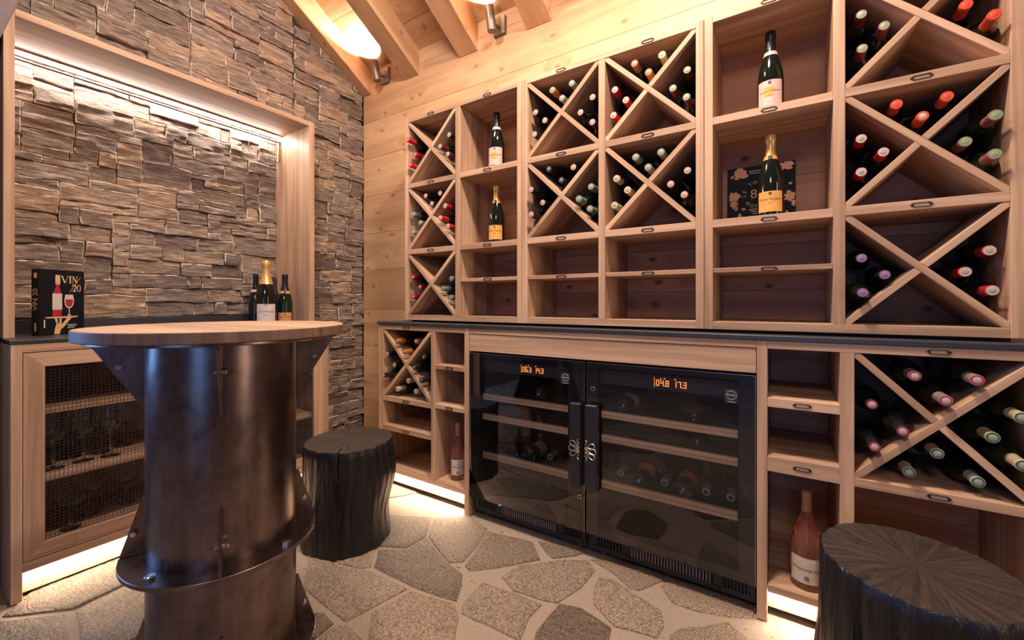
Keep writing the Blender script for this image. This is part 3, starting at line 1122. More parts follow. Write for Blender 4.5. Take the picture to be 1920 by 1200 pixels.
BOTTLES = {
    'A1L':[(-1.7377, 0.045, 1.9367), (-1.7333, 0.095, 1.8692), (-1.7367, 0.06, 1.8017)],
    'A1R':[(-1.4805, 0.095, 1.9248), (-1.5215, 0.07, 1.8633), (-1.4721, 0.075, 1.8146)],
    'A2T':[(-1.6509, 0.095, 1.6246), (-1.5444, 0.095, 1.6239), (-1.6045, 0.095, 1.5755)],
    'A2L':[(-1.7377, 0.085, 1.5307), (-1.6928, 0.095, 1.4802), (-1.7377, 0.085, 1.4297)],
    'A2R':[(-1.4944, 0.08, 1.5469), (-1.5116, 0.06, 1.4815), (-1.4626, 0.065, 1.4337)],
    'A3L':[(-1.7355, 0.08, 1.1765), (-1.6951, 0.095, 1.1219), (-1.7361, 0.085, 1.0682)],
    'A3R':[(-1.4661, 0.095, 1.1616), (-1.5076, 0.075, 1.1082), (-1.4593, 0.08, 1.0609)],
    'B1T':[(-0.8681, 0.095, 1.9931), (-0.7728, 0.095, 1.9965), (-0.8198, 0.095, 1.9442)],
    'B1L':[(-0.9547, 0.095, 1.9138), (-0.9059, 0.095, 1.8653), (-0.9541, 0.085, 1.809)],
    'B1R':[(-0.6799, 0.105, 1.9149), (-0.7311, 0.095, 1.8586), (-0.6788, 0.1, 1.8062)],
    'B2T':[(-0.8857, 0.095, 1.64), (-0.7647, 0.095, 1.6272), (-0.8232, 0.095, 1.5803)],
    'B2L':[(-0.9557, 0.055, 1.5479), (-0.9176, 0.095, 1.4921), (-0.954, 0.055, 1.4351)],
    'B2R':[(-0.6834, 0.095, 1.5298), (-0.7262, 0.065, 1.4775), (-0.6783, 0.07, 1.4299)],
    'C1T':[(-0.4975, 0.095, 1.9983), (-0.3904, 0.095, 1.9985), (-0.4419, 0.095, 1.9467)],
    'C1L':[(-0.5784, 0.095, 1.9143), (-0.5325, 0.095, 1.8598), (-0.581, 0.085, 1.8059)],
    'C1R':[(-0.3012, 0.11, 1.9197), (-0.3498, 0.095, 1.8572), (-0.3009, 0.095, 1.8106)],
    'C2T':[(-0.4927, 0.095, 1.6203), (-0.3942, 0.095, 1.6208), (-0.4436, 0.095, 1.5707)],
    'C2L':[(-0.5716, 0.095, 1.5462), (-0.5261, 0.095, 1.4923), (-0.5809, 0.095, 1.4374)],
    'C2R':[(-0.3004, 0.112, 1.5377), (-0.3579, 0.095, 1.4906), (-0.3087, 0.095, 1.4433)],
    'D0L':[(0.2098, 0.095, 1.9316), (0.2632, 0.095, 1.8773), (0.2116, 0.095, 1.8247)],
    'D0R':[(0.4382, 0.095, 1.8743), (0.4824, 0.06, 1.8095)],
    'D1T':[(0.2915, 0.095, 1.6307), (0.4, 0.095, 1.6255), (0.3487, 0.095, 1.5815)],
    'D1L':[(0.2092, 0.095, 1.5445), (0.2615, 0.095, 1.4931), (0.2092, 0.095, 1.4409)],
    'D1R':[(0.4831, 0.055, 1.5368), (0.4365, 0.095, 1.4879), (0.4816, 0.055, 1.4325)],
    'D2L':[(0.2101, 0.095, 1.1726), (0.2622, 0.08, 1.1184), (0.2064, 0.045, 1.0644)],
    'D2R':[(0.4816, 0.09, 1.1775), (0.4361, 0.095, 1.121), (0.4827, 0.075, 1.0672)],
    'ET':[(-1.764, -0.01, 0.8241), (-1.6438, 0.015, 0.8275), (-1.7051, -0.01, 0.7696)],
    'EL':[(-1.8518, 0.0, 0.7477), (-1.8117, 0.015, 0.6877), (-1.8503, -0.03, 0.6318)],
    'ER':[(-1.5873, 0.015, 0.7473), (-1.6328, -0.01, 0.6922), (-1.572, -0.02, 0.6308)],
    'EB':[(-1.7782, 0.005, 0.5587), (-1.6454, 0.015, 0.5589), (-1.7032, 0.015, 0.6102)],
    'FT':[(0.316, 0.015, 0.8278), (0.4279, -0.02, 0.8323), (0.3691, -0.025, 0.7725)],
    'FL':[(0.2236, 0.015, 0.7353), (0.28, -0.045, 0.6816), (0.2239, -0.025, 0.6227)],
    'FR':[(0.5071, -0.015, 0.7452), (0.4659, 0.015, 0.6804), (0.5072, -0.02, 0.6268)],
    'FB':[(0.3044, 0.015, 0.5539), (0.4397, 0.015, 0.5572), (0.3614, 0.015, 0.6179)],
}
USE = dict(A1L='red', A1R='wine', A2T='blackp', A2L='grey', A2R='redw', A3L='dred', A3R='slate', B1T=['orseal', 'grey', 'grey'], B1L='blackp', B1R='blackp', B2T=['black', 'blackp', 'black'],
           B2L='blackp', B2R='grey', C1T=['copper', 'cream', 'copper'], C1L='redw', C1R='wgreen', C2T='grey', C2L='cream', C2R='blackp', D0L='wgreen', D0R='vermilion', D1T=['vermilion', 'vermilion', 'verw'],
           D1L='redw', D1R='redgreen', D2L='violet', D2R='redw', ET='orange', EL='blackp', ER='black', EB='white', FT='pinkgrey', FL='blackc', FR='creamg', FB='whiteg')
CELL = dict(A1='top cell, leftmost rack column', A2='middle cell, leftmost rack column', A3='bottom cell, leftmost rack column', B1='upper cell, second crossed column', B2='lower cell, second crossed column',
            C1='upper cell, third crossed column', C2='lower cell, third crossed column', D0='top cell, rightmost column', D1='second cell, rightmost column', D2='lowest cell, rightmost column',
            E='lower left crossed rack', F='lower right crossed rack')
QUART = dict(L='left', R='right', T='top', B='bottom')
POS = dict(L=('upper', 'inner', 'lower'), R=('upper', 'inner', 'lower'), T=('left', 'right', 'lowest'), B=('left', 'right', 'topmost'))
first_lying = {}
for key, lst in BOTTLES.items():
    cell, q = key[:-1], key[-1]
    for i, (bx, cy_, bz) in enumerate(lst):
        u = USE[key]
        kd = u[i] if isinstance(u, list) else u
        cn, ring, mid, words, green = KIND[kd]
        pos = POS[q][i]
        if key == 'D0R':
            pos = ('inner', 'lower')[i]
        lab = '%s bottle, %s in %s quarter, %s' % (words, pos, QUART[q], CELL[cell])
        t = thing('wine_bottle', lab, 'bottle', (bx, cy_ + BL, bz), (PI / 2, 0, 0), 'wine bottles lying in the crossed racks')
        for nm, me in (('bottle_body', BODY_GREEN if green else BODY), ('capsule', cap_mesh(cn, PAL[cn], 0.32 if 'red' in cn or cn == 'vermilion' else 0.42, 0.15)), ('seal', seal_mesh(ring, mid))):
            o = bpy.data.objects.new(nm, me)
            COL.objects.link(o)
            o.parent = t
            if nm == 'seal':
                o.rotation_euler = (0, 0, 0)

# ------------------------------------------------------------------ wine coolers
def lcd(mb, text, x0, z0, h, y):
    """seven-segment digits, flat boxes in the xz plane"""
    SEG = {'0': 'abcdef', '1': 'bc', '2': 'abged', '3': 'abgcd', '4': 'fgbc', '5': 'afgcd', '6': 'afgedc', '7': 'abc', '8': 'abcdefg', '9': 'abcdfg'}
    wd, t = h * 0.52, h * 0.13
    x = x0
    for ch in text:
        if ch == ' ':
            x += wd * 0.9
            continue
        if ch == '.':
            mb.box(x - t * 0.8, x + t * 0.2, y, y + 0.0006, z0, z0 + t)
            x += t * 0.8
            continue
        m = h / 2
        R = dict(a=(0, wd, h - t, h), g=(0, wd, m - t / 2, m + t / 2), d=(0, wd, 0, t), f=(0, t, m, h), b=(wd - t, wd, m, h), e=(0, t, 0, m), c=(wd - t, wd, 0, m))
        for sg in SEG[ch]:
            a, b, c, d = R[sg]
            mb.box(x + a, x + b, y, y + 0.0006, z0 + c, z0 + d)
        x += wd * 1.35
    return mb


def emblem_half(mb, sx, x0, zc, y):
    """knot of three loops beside a small lattice, mirrored by sx"""
    def P(u, v):
        return (x0 + sx * u, y, zc + v)
    r = 0.0017
    for (u, v, ra, rb_, tilt) in ((0.0275, 0.0195, 0.0150, 0.0092, 0.35), (0.0320, 0.0, 0.0160, 0.0098, 0.0), (0.0275, -0.0195, 0.0150, 0.0092, -0.35)):
        ct, st_ = math.cos(tilt), math.sin(tilt)
        pts = []
        for i in range(20):
            a = 2 * PI * i / 20
            uu, vv = ra * math.cos(a), rb_ * math.sin(a) * (1.0 + 0.35 * math.cos(a))
            pts.append(P(u + uu * ct - vv * st_, v + uu * st_ + vv * ct))
        mb.tube(pts, r, 6, closed=True)
    for sg in (1, -1):
        mb.tube([P(0.002, sg * 0.003), P(0.012, sg * 0.012), P(0.003, sg * 0.022), P(0.010, sg * 0.030), P(0.010, sg * 0.036), P(0.004, sg * 0.040)], r, 6)
        mb.tube([P(0.002, sg * 0.010), P(0.016, -sg * 0.006)], r, 6)
        mb.tube([P(0.002, sg * 0.013), P(0.012, sg * 0.003)], r, 6)


def cooler(label, x0, x1, hx0, hx1, side, rails_x, disp_x, disp, badge_x, lock):
    t = thing('wine_cooler', label, 'wine cooler', ((x0 + x1) / 2, 0.19, 0.0))
    m = MB()
    m.box(x0, x1, 0.034, 0.375, 0.098, 0.112).box(x0, x1, 0.034, 0.375, 0.778, 0.796)
    m.box(x0, x0 + 0.018, 0.034, 0.375, 0.112, 0.778).box(x1 - 0.018, x1, 0.034, 0.375, 0.112, 0.778).box(x0 + 0.018, x1 - 0.018, 0.362, 0.375, 0.112, 0.778)
    m.box(x0, x1, 0.06, 0.375, 0.025, 0.098)
    m.build('body', BLACK_MATT, t)
    for fx in (x0 + 0.05, x1 - 0.05):
        for fy in (0.075, 0.35):
            MB().lathe([(0.012, 0.0), (0.012, 0.006), (0.006, 0.007), (0.006, 0.026)], 12, (fx, fy, 0)).build('foot', CHROME, t, smooth=True)
    # door: printed black border behind one pane of tinted glass
    bl, br = rails_x
    d = MB()
    d.box(x0, bl, 0.0035, 0.022, 0.100, 0.7925).box(br, x1, 0.0035, 0.022, 0.100, 0.7925)
    d.box(bl, br, 0.0035, 0.022, 0.100, 0.132).box(bl, br, 0.0035, 0.022, 0.772, 0.7925)
    door = d.build('door', BLACK, t, bevel=0.0008)
    MB().box(x0 + 0.001, x1 - 0.001, -0.001, 0.003, 0.1005, 0.792).build('glass_pane', DOOR_GLASS, door)
    MB().box(x0 + 0.001, x1 - 0.001, -0.0015, 0.004, 0.7922, 0.7942).box(x1 - 0.0008, x1 + 0.0008, -0.0015, 0.004, 0.1, 0.7942).build('door_trim', CHROME, door)
    h = MB()
    h.box(hx0, hx1, -0.034, -0.026, 0.290, 0.627)
    h.box(hx0, hx1, -0.026, -0.0015, 0.290, 0.300).box(hx0, hx1, -0.026, -0.0015, 0.617, 0.627)
    h.box(hx1 - 0.006, hx1, -0.0262, -0.0015, 0.30, 0.617)
    hd = h.build('handle', HANDLE, door, bevel=0.0012)
    e = MB()
    if side > 0:
        emblem_half(e, -1, hx1 + 0.001, 0.447, -0.0352)
    else:
        emblem_half(e, 1, hx0 - 0.001, 0.447, -0.0352)
    tag(e.build('emblem', SILVER, door, smooth=True), 'silver knot emblem')
    # badge
    bx, bz, by = badge_x, 0.722, -0.0016
    b = MB().box(bx - 0.021, bx + 0.021, by, by + 0.0005, bz - 0.026, bz + 0.021)
    bd = b.build('badge', BLACK_MATT, door)
    b = MB()

    def F(u, v):
        return (bx + u, by - 0.0004, bz + v)
    ring = [F(0.0135 * math.cos(2 * PI * i / 32), 0.0135 * math.sin(2 * PI * i / 32)) for i in range(32)]
    up = ring[3:14]
    lo = ring[19:30]
    b.tube(up, 0.0005, 5).tube(lo, 0.0005, 5)
    text_flat(b, 'FRANCE', 0.0096, F)
    text_ring(b, 'ORIGINE', 0.0042, 0.0165, 90, 19, F)
    text_ring(b, 'GARANTIE', 0.0042, 0.0165, 270, 17, F, inward=True)
    b.box(bx - 0.0125, bx + 0.0125, by - 0.0004, by, bz - 0.0237, bz - 0.0223)
    tag(b.build('badge_lettering', col('badge_white', (0.60, 0.56, 0.54), 0.5), door), 'white FRANCE lettering and ring on the badge')
    # control panel and display
    p = MB().box(x0 + 0.02, x1 - 0.02, 0.040, 0.20, 0.705, 0.762).build('control_panel', col('panel_grey', (0.045, 0.040, 0.042), 0.35), t, bevel=0.001)
    q = MB()
    lcd(q, disp, disp_x - 0.034, 0.720, 0.023, 0.0386)
    for i, (u, v) in enumerate(((-0.02, 0.024), (-0.006, 0.026), (0.032, 0.026))):
        q.box(disp_x + u, disp_x + u + 0.006, 0.0386, 0.0392, 0.722 + v, 0.722 + v + 0.003)
    q.box(disp_x - 0.041, disp_x - 0.0395, 0.0386, 0.0392, 0.715, 0.752)
    tag(q.build('display_digits', ORANGE_LCD, p), 'orange lit temperature digits')
    for i in range(4):
        MB().lathe([(0.0022, 0), (0.0022, 0.001)], 10).mesh('button', ALU)
    # shelves
    for (za, zb) in ((0.570, 0.5965), (0.474, 0.5015), (0.288, 0.3175)):
        s = MB()
        for i in range(9):
            yy = 0.075 + i * 0.032
            s.box(bl - 0.006, br + 0.006, yy, yy + 0.014, zb - 0.010, zb - 0.004)
        s.box(bl - 0.004, bl + 0.012, 0.046, 0.35, zb - 0.022, zb - 0.010).box(br - 0.012, br + 0.004, 0.046, 0.35, zb - 0.022, zb - 0.010)
        sh = s.build('shelf', BLACK_MATT, t)
        r = MB().box(bl + 0.004, br - 0.004, 0.030, 0.046, za + 0.014, zb).box(bl + 0.004, br - 0.004, 0.030, 0.046, za, za + 0.0125).box(bl + 0.005, br - 0.005, 0.033, 0.044, za + 0.012, za + 0.015)
        tag(r.build('shelf_rail', RAIL_WOOD, sh, bevel=0.0008), 'beech front rail')
    # grille
    g = MB().box(x0, x1, 0.028, 0.034, 0.030, 0.097).box(x0 + 0.028, x0 + 0.046, 0.012, 0.028, 0.055, 0.097)
    g.box(x0 + 0.150, x0 + 0.178, 0.012, 0.028, 0.055, 0.097).box(x1 - 0.128, x1 - 0.100, 0.012, 0.028, 0.055, 0.097).box(x1 - 0.016, x1 - 0.001, 0.012, 0.028, 0.055, 0.097)
    g.box(x0 + 0.028, x1 - 0.001, 0.012, 0.028, 0.052, 0.058)
    gr = g.build('grille', BLACK_MATT, t)
    a = MB()
    for i in range(8):
        a.box(x0 + 0.052 + i * 0.0128, x0 + 0.0582 + i * 0.0128, 0.0125, 0.020, 0.058, 0.096)
        a.box(x1 - 0.098 + i * 0.0105, x1 - 0.0935 + i * 0.0105, 0.0125, 0.020, 0.058, 0.096)
    tag(a.build('slats', BLACK_MATT, gr), kind='stuff')
    a = MB()
    n = 26
    xs, xe = x0 + 0.180, x1 - 0.130
    for i in range(n):
        x = xs + (xe - xs) * i / n
        a.box(x, x + 0.0052, 0.0125, 0.022, 0.058, 0.096)
    tag(a.build('slats', col('grille_grey', (0.16, 0.125, 0.12), 0.5), gr, None), 'grey upright slats', kind='stuff')
    lx, lz = lock
    MB().tube([(lx, -0.008, lz), (lx, 0.0, lz)], 0.0095, 16).build('lock', BRASS, door, smooth=True)
    MB().tube([(lx, -0.0095, lz), (lx, -0.007, lz)], 0.005, 12).build('lock_core', BLACK, door, smooth=True)
    return t


cooler('left glass-fronted black wine cooler with the dimmer small orange display', -1.266, -0.6725, -0.722, -0.6795, 1, (-1.214, -0.748), -0.957, '06.3 14.3', -0.757, (-0.690, 0.245))
cooler('right glass-fronted black wine cooler with the larger orange display', -0.6655, -0.0715, -0.6565, -0.609, -1, (-0.616, -0.121), -0.365, '04.8 17.3', -0.142, (-0.634, 0.690))

# bottles inside the coolers: (x, shelf top, neck out?, collar colour, label)
INSIDE = [(-1.075, 0.5926, 0, 'slate', 'bottle lying base outwards, first on top shelf, left cooler'), (-0.905, 0.5926, 0, 'slate', 'bottle lying base outwards, second on top shelf, left cooler'),
          (-1.045, 0.3136, 0, 'slate', 'bottle lying base outwards, first on lowest shelf, left cooler'), (-0.955, 0.3136, 0, 'pinkgrey', 'bottle lying base outwards, second on lowest shelf, left cooler'),
          (-0.865, 0.3136, 1, 'palegrey', 'bottle lying neck outwards on the lowest shelf, left cooler'),
          (-0.525, 0.5926, 0, 'cream', 'bottle lying base outwards at top shelf left, right cooler'), (-0.265, 0.5926, 0, 'slate', 'bottle lying base outwards at top shelf right, right cooler'),
          (-0.255, 0.4976, 0, 'slate', 'bottle lying base outwards on the middle shelf, right cooler'),
          (-0.545, 0.3136, 1, 'palegrey', 'leftmost neck-out bottle on the lowest shelf, right cooler'), (-0.375, 0.3136, 1, 'palegrey', 'second neck-out bottle from left on lowest shelf, right cooler'),
          (-0.230, 0.3136, 1, 'palegrey', 'third neck-out bottle from left on lowest shelf, right cooler'), (-0.150, 0.3136, 1, 'palegrey', 'rightmost neck-out bottle on the lowest shelf, right cooler'),
          (-0.460, 0.3136, 0, 'orange', 'left of two orange labelled base-out bottles, right cooler'), (-0.303, 0.3136, 0, 'orange', 'right of two orange labelled base-out bottles, right cooler')]
for (bx, zs, out, cn, lab) in INSIDE:
    t = thing('wine_bottle', lab, 'bottle', (bx, 0.067 + BL if out else 0.072, zs + 0.0343), (PI / 2 if out else -PI / 2, 0, 0), 'bottles in the wine coolers')
    o = bpy.data.objects.new('bottle_body', BODY)
    COL.objects.link(o)
    o.parent = t
    for nm, me in (('capsule', cap_mesh('greygreen' if out else 'black', PAL['greygreen'] if out else PAL['black'], 0.42, 0.15)), ('seal', seal_mesh('palegrey', 'black') if out else seal_mesh('black', 'slate'))):
        o = bpy.data.objects.new(nm, me)
        COL.objects.link(o)
        o.parent = t
    if not out and cn != 'slate':
        MB().lathe([(0.0338, 0.012), (0.0338, 0.075)], 24, caps=False).build('paper_label', col('paper_' + cn, PAL[cn], 0.6), t, local=True, smooth=True)

# ------------------------------------------------------------------ recess on the stone wall: frame, light, rail
XL, XF = -2.206, -2.344
t = thing('recess_frame', 'oak box frame lining the lit recess in the stone wall', 'frame', (-2.52, -0.72, 0.905))
board('side_panel', t, -2.733, XF, -1.315, -1.2875, 0.905, 2.105, OAK[2])
board('side_panel', t, -2.733, XF, -0.1585, -0.1255, 0.905, 2.105, OAK[2])
board('top_panel', t, -2.733, XF, -1.2875, -0.1585, 2.0785, 2.105, OAK[1])
board('upstand', t, -2.733, -2.685, -1.2875, -0.1585, 0.905, 0.962, WORKTOP, 0.001)
l = thing('light_bar', 'aluminium light bar glowing along the top of the stone recess', 'light', (-2.655, -0.72, 2.0785))
MB().box(-2.676, -2.634, -1.2865, -0.1595, 2.0705, 2.0783).build('channel', ALU, l)
MB().box(-2.666, -2.644, -1.285, -0.161, 2.0645, 2.0706).build('led_strip', LED, l)
r = thing('hanging_rail', 'slim metal rail with end bracket under the recess light', 'rail', (-2.63, -0.72, 2.045))
MB().tube([(-2.655, -1.286, 2.042), (-2.655, -0.159, 2.042)], 0.005, 10).build('rod', BRONZE, r, smooth=True)
MB().box(-2.662, -2.648, -0.1655, -0.1586, 2.030, 2.054).build('bracket', BRONZE, r, bevel=0.001)
MB().box(-2.662, -2.648, -1.2872, -1.280, 2.030, 2.054).build('bracket', BRONZE, r, bevel=0.001)


def hook_pts(L, rad, turn):
    pts = []
    for i in range(9):
        a = PI * 1.15 - i * PI * 1.15 / 8
        pts.append((0, 0.0065 * math.cos(a), 0.0065 * math.sin(a)))
    pts.append((0, 0.006, -L * 0.5))
    pts.append((0, 0.006, -L + rad))
    for i in range(1, 8):
        a = i * PI * 0.9 / 7
        pts.append((0, 0.006 - rad + rad * math.cos(a), -L + rad - rad * math.sin(a)))
    return pts


HOOK = MB().tube(hook_pts(0.125, 0.016, 0), 0.0016, 6).mesh('s_hook', CHROME, smooth=True)
hooks = [(-0.500, 0.35, 'wire hook alone at the left of the recess rail'), (-0.345, 1.45, 'straight hanging wire hook, second from left on recess rail'), (-0.268, -0.3, 'leftmost wire hook of the right-hand cluster, turned sideways'),
         (-0.238, 0.2, 'second wire hook of the right-hand cluster'), (-0.216, 0.35, 'third wire hook of the right-hand cluster'), (-0.202, 0.4, 'fourth wire hook of the right-hand cluster'), (-0.188, 0.5, 'fifth wire hook, last before the thick end hook')]
for y, rz, lab in hooks:
    o = bpy.data.objects.new('s_hook', HOOK)
    COL.objects.link(o)
    o.location = (-2.655, y, 2.0435)
    o.rotation_euler = (0, 0, rz)
    tag(o, lab, 'hook', 'hooks on the recess rail')
o = MB().tube(hook_pts(0.135, 0.014, 0), 0.0034, 8).build('s_hook', BRONZE, None, local=True, smooth=True)
o.location = (-2.655, -0.174, 2.0455)
tag(o, 'thick dark end hook at the right of the recess rail', 'hook', 'hooks on the recess rail')

# ------------------------------------------------------------------ cabinet with wire mesh doors below the recess
t = thing('glass_cabinet', 'oak cabinet with wire mesh doors under the stone recess', 'cabinet', (-2.45, -0.72, 0.0))
XBK = -2.70
board('side_panel', t, XBK, XL, -1.315, -1.288, 0.0, 0.8898, OAK[2])
board('side_panel', t, XBK, XL, -0.160, -0.1255, 0.0, 0.8898, OAK[2])
board('top_panel', t, XBK, XL, -1.288, -0.160, 0.8605, 0.8898, OAK[1])
board('bottom_board', t, XBK, XL, -1.288, -0.160, 0.0976, 0.1295, OAK[1])
board('back_panel', t, XBK, XBK + 0.008, -1.288, -0.160, 0.1295, 0.8605, OAK[2], 0)
for za, zb in ((0.6303, 0.6496), (0.3850, 0.4029)):
    board('shelf', t, XBK + 0.008, -2.242, -1.288, -0.160, za, zb, OAK[1])
MB().box(-2.262, -2.246, -1.288, -0.160, 0.012, 0.097).build('plinth', PLINTH, t)
MB().box(-2.232, -2.220, -1.283, -0.165, 0.0936, 0.0966).build('led_strip', LED_TOE, t)


def mesh_door(y0, y1):
    b = 0.051
    z0, z1 = 0.1325, 0.8580
    d = bpy.data.objects.new('door', None)
    COL.objects.link(d)
    d.parent = t
    d.location = Vector((XL, y0, z0)) - wloc(t)
    W[d.name] = Vector((XL, y0, z0))
    # mitred frame, stile and rail each on its own
    for poly in ([(y0, z0), (y0, z1), (y0 + b, z1 - b), (y0 + b, z0 + b)], [(y1, z1), (y1, z0), (y1 - b, z0 + b), (y1 - b, z1 - b)]):
        MB().prism(poly, 0, XL - 0.020, XL + 0.0004).build('stile', OAK[2], d, bevel=0.0006)
    for poly in ([(y0, z1), (y1, z1), (y1 - b, z1 - b), (y0 + b, z1 - b)], [(y1, z0), (y0, z0), (y0 + b, z0 + b), (y1 - b, z0 + b)]):
        MB().prism(poly, 0, XL - 0.020, XL + 0.0004).build('rail', OAK[1], d, bevel=0.0006)
    m = MB()
    h = 0.0006
    y = y0 + b + 0.004
    while y < y1 - b:
        m.box(XL - 0.012, XL - 0.0108, y - h, y + h, z0 + b, z1 - b)
        y += 0.0112
    z = z0 + b + 0.004
    while z < z1 - b:
        m.box(XL - 0.0108, XL - 0.0096, y0 + b, y1 - b, z - h, z + h)
        z += 0.0112
    tag(m.build('wire_mesh', WIRE, d), 'fine square wire mesh', kind='stuff')


mesh_door(-1.2865, -0.7255)
mesh_door(-0.7225, -0.1615)
tag(MB().box(-2.733, XL + 0.003, -1.318, -0.1235, 0.8905, 0.9045).build('worktop', WORKTOP, bevel=0.0015), 'charcoal worktop of the mesh-door cabinet under the stone recess', 'worktop')


def glass_mesh(name, prof_out, prof_in):
    return MB().lathe(prof_out + prof_in[::-1], 24, caps=False).mesh(name, CLEAR, smooth=True, angle=60, weld=False)


GOBLET = glass_mesh('wine_glass', [(0.0001, 0.0), (0.031, 0.0), (0.033, 0.0012), (0.012, 0.004), (0.0042, 0.010), (0.0034, 0.05), (0.0042, 0.088), (0.012, 0.096), (0.029, 0.112), (0.036, 0.135), (0.034, 0.170), (0.029, 0.205)],
                    [(0.0001, 0.098), (0.011, 0.099), (0.0275, 0.1135), (0.0347, 0.1355), (0.0328, 0.170), (0.0281, 0.205)])
COUPE = glass_mesh('coupe_glass', [(0.0001, 0.0), (0.030, 0.0), (0.032, 0.0012), (0.011, 0.004), (0.0040, 0.010), (0.0034, 0.05), (0.0042, 0.085), (0.022, 0.093), (0.043, 0.106), (0.050, 0.122), (0.051, 0.142)],
                   [(0.0001, 0.088), (0.021, 0.0948), (0.0415, 0.1075), (0.0487, 0.1225), (0.0498, 0.142)])
spots = [(-2.330, -1.195), (-2.420, -1.205), (-2.345, -1.110), (-2.440, -1.120), (-2.330, -1.032), (-2.415, -1.040), (-2.500, -1.060), (-2.455, -0.960), (-2.540, -0.975), (-2.525, -1.145)]
words = ['front left', 'second row left', 'front, second from left', 'middle row', 'front right', 'second row right', 'third row', 'far right', 'rear right', 'rear left']
for (x, y), wd_ in zip(spots, words):
    o = bpy.data.objects.new('wine_glass', GOBLET)
    COL.objects.link(o)
    o.location = (x, y, 0.4031)
    tag(o, 'clear stemmed wine glass, %s on the middle cabinet shelf' % wd_, 'glass', 'wine glasses behind the wire mesh')
for (x, y), wd_ in zip([(-2.40, -1.135), (-2.50, -1.06), (-2.50, -0.94)], ['left', 'middle', 'right']):
    o = bpy.data.objects.new('coupe_glass', COUPE)
    COL.objects.link(o)
    o.location = (x, y, 0.1297)
    tag(o, 'wide clear coupe glass, %s of three on the cabinet floor' % wd_, 'glass', 'coupes behind the wire mesh')

# ------------------------------------------------------------------ steel bar table
TX, TY = -1.3815, -1.0039
t = thing('bar_table', 'round bar table with a wooden top on a blackened steel pipe', 'table', (TX, TY, 0.0))
RC = 0.183
FACE = math.atan2(CAM.y - TY, CAM.x - TX) + math.radians(-3.5)


def at(r, a, z):
    return (TX + r * math.cos(a), TY + r * math.sin(a), z)


MB().lathe([(RC, 0.0), (RC, 0.930)], 96, (TX, TY, 0)).build('pipe', STEEL, t, smooth=True)
MB().lathe([(0.300, 0.930), (0.302, 0.932), (0.302, 0.937), (0.300, 0.938)], 96, (TX, TY, 0)).build('top_plate', STEEL, t, smooth=True, angle=20)
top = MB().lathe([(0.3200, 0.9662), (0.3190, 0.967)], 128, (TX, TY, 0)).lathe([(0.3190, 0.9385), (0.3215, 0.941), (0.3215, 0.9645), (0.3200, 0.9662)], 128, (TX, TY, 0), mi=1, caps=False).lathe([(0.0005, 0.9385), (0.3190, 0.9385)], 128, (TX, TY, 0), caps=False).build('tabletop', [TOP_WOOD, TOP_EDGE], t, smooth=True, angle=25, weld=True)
for zr in (0.338, 0.0):
    MB().lathe([(RC + 0.0004, zr), (0.2370, zr), (0.2382, zr + 0.0012), (0.2382, zr + 0.0108), (0.2370, zr + 0.012), (RC + 0.0004, zr + 0.012)], 96, (TX, TY, 0), caps=False).build('flange', STEEL, t, smooth=True, angle=20)


def plate(poly, a, name, thick=0.0075):
    ra = Vector((math.cos(a), math.sin(a), 0))
    tn = Vector((-math.sin(a), math.cos(a), 0))
    m = MB()
    vs = []
    for s in (-0.5, 0.5):
        for (r, z) in poly:
            vs.append(Vector((TX, TY, z)) + ra * r + tn * (s * thick))
    n = len(poly)
    fs = [tuple(range(n)), tuple(range(2 * n - 1, n - 1, -1))] + [(i, i + n, (i + 1) % n + n, (i + 1) % n) for i in range(n)]
    m.add(vs, fs)
    return m.build(name, STEEL, t, bevel=0.001)


def bolt(centre, axis, r, h, parent, name='bolt'):
    c, d = Vector(centre), Vector(axis).normalized()
    o = MB().tube([c - d * 0.004, c + d * h], r, 6).tube([c + d * (h - 0.0006), c + d * (h + 0.0016)], [r * 0.74, r * 0.62], 12).build(name, CHROME, parent)
    return o


for i in range(4):
    a = FACE + i * PI / 2
    tn = Vector((-math.sin(a), math.cos(a), 0))
    g = plate([(RC + .0005, 0.7385), (RC + .0005, 0.9298), (0.293, 0.9298), (0.293, 0.920)], a, 'bracket')
    for s in (1, -1):
        bolt(Vector(at(0.236, a, 0.862)) + tn * (0.00375 * s), tn * s, 0.0075, 0.010 if s > 0 else 0.006, g)
    for zr in (0.350, 0.012):
        g = plate([(RC + .0005, zr + 0.0003), (0.235, zr + 0.0003), (0.235, zr + 0.010), (0.189, zr + 0.157), (RC + .0005, zr + 0.157)], a, 'gusset')
        for s in (1, -1):
            bolt(Vector(at(0.207, a, zr + 0.062)) + tn * (0.00375 * s), tn * s, 0.0072, 0.012 if s > 0 else 0.006, g)
        bolt(at(0.2115, a + PI / 4, zr + 0.0005), (0, 0, 1), 0.0135, 0.007, t)
        bolt(at(0.2115, a + PI / 4, zr - 0.0125), (0, 0, -1), 0.0135, 0.007, t) if zr > 0.1 else None


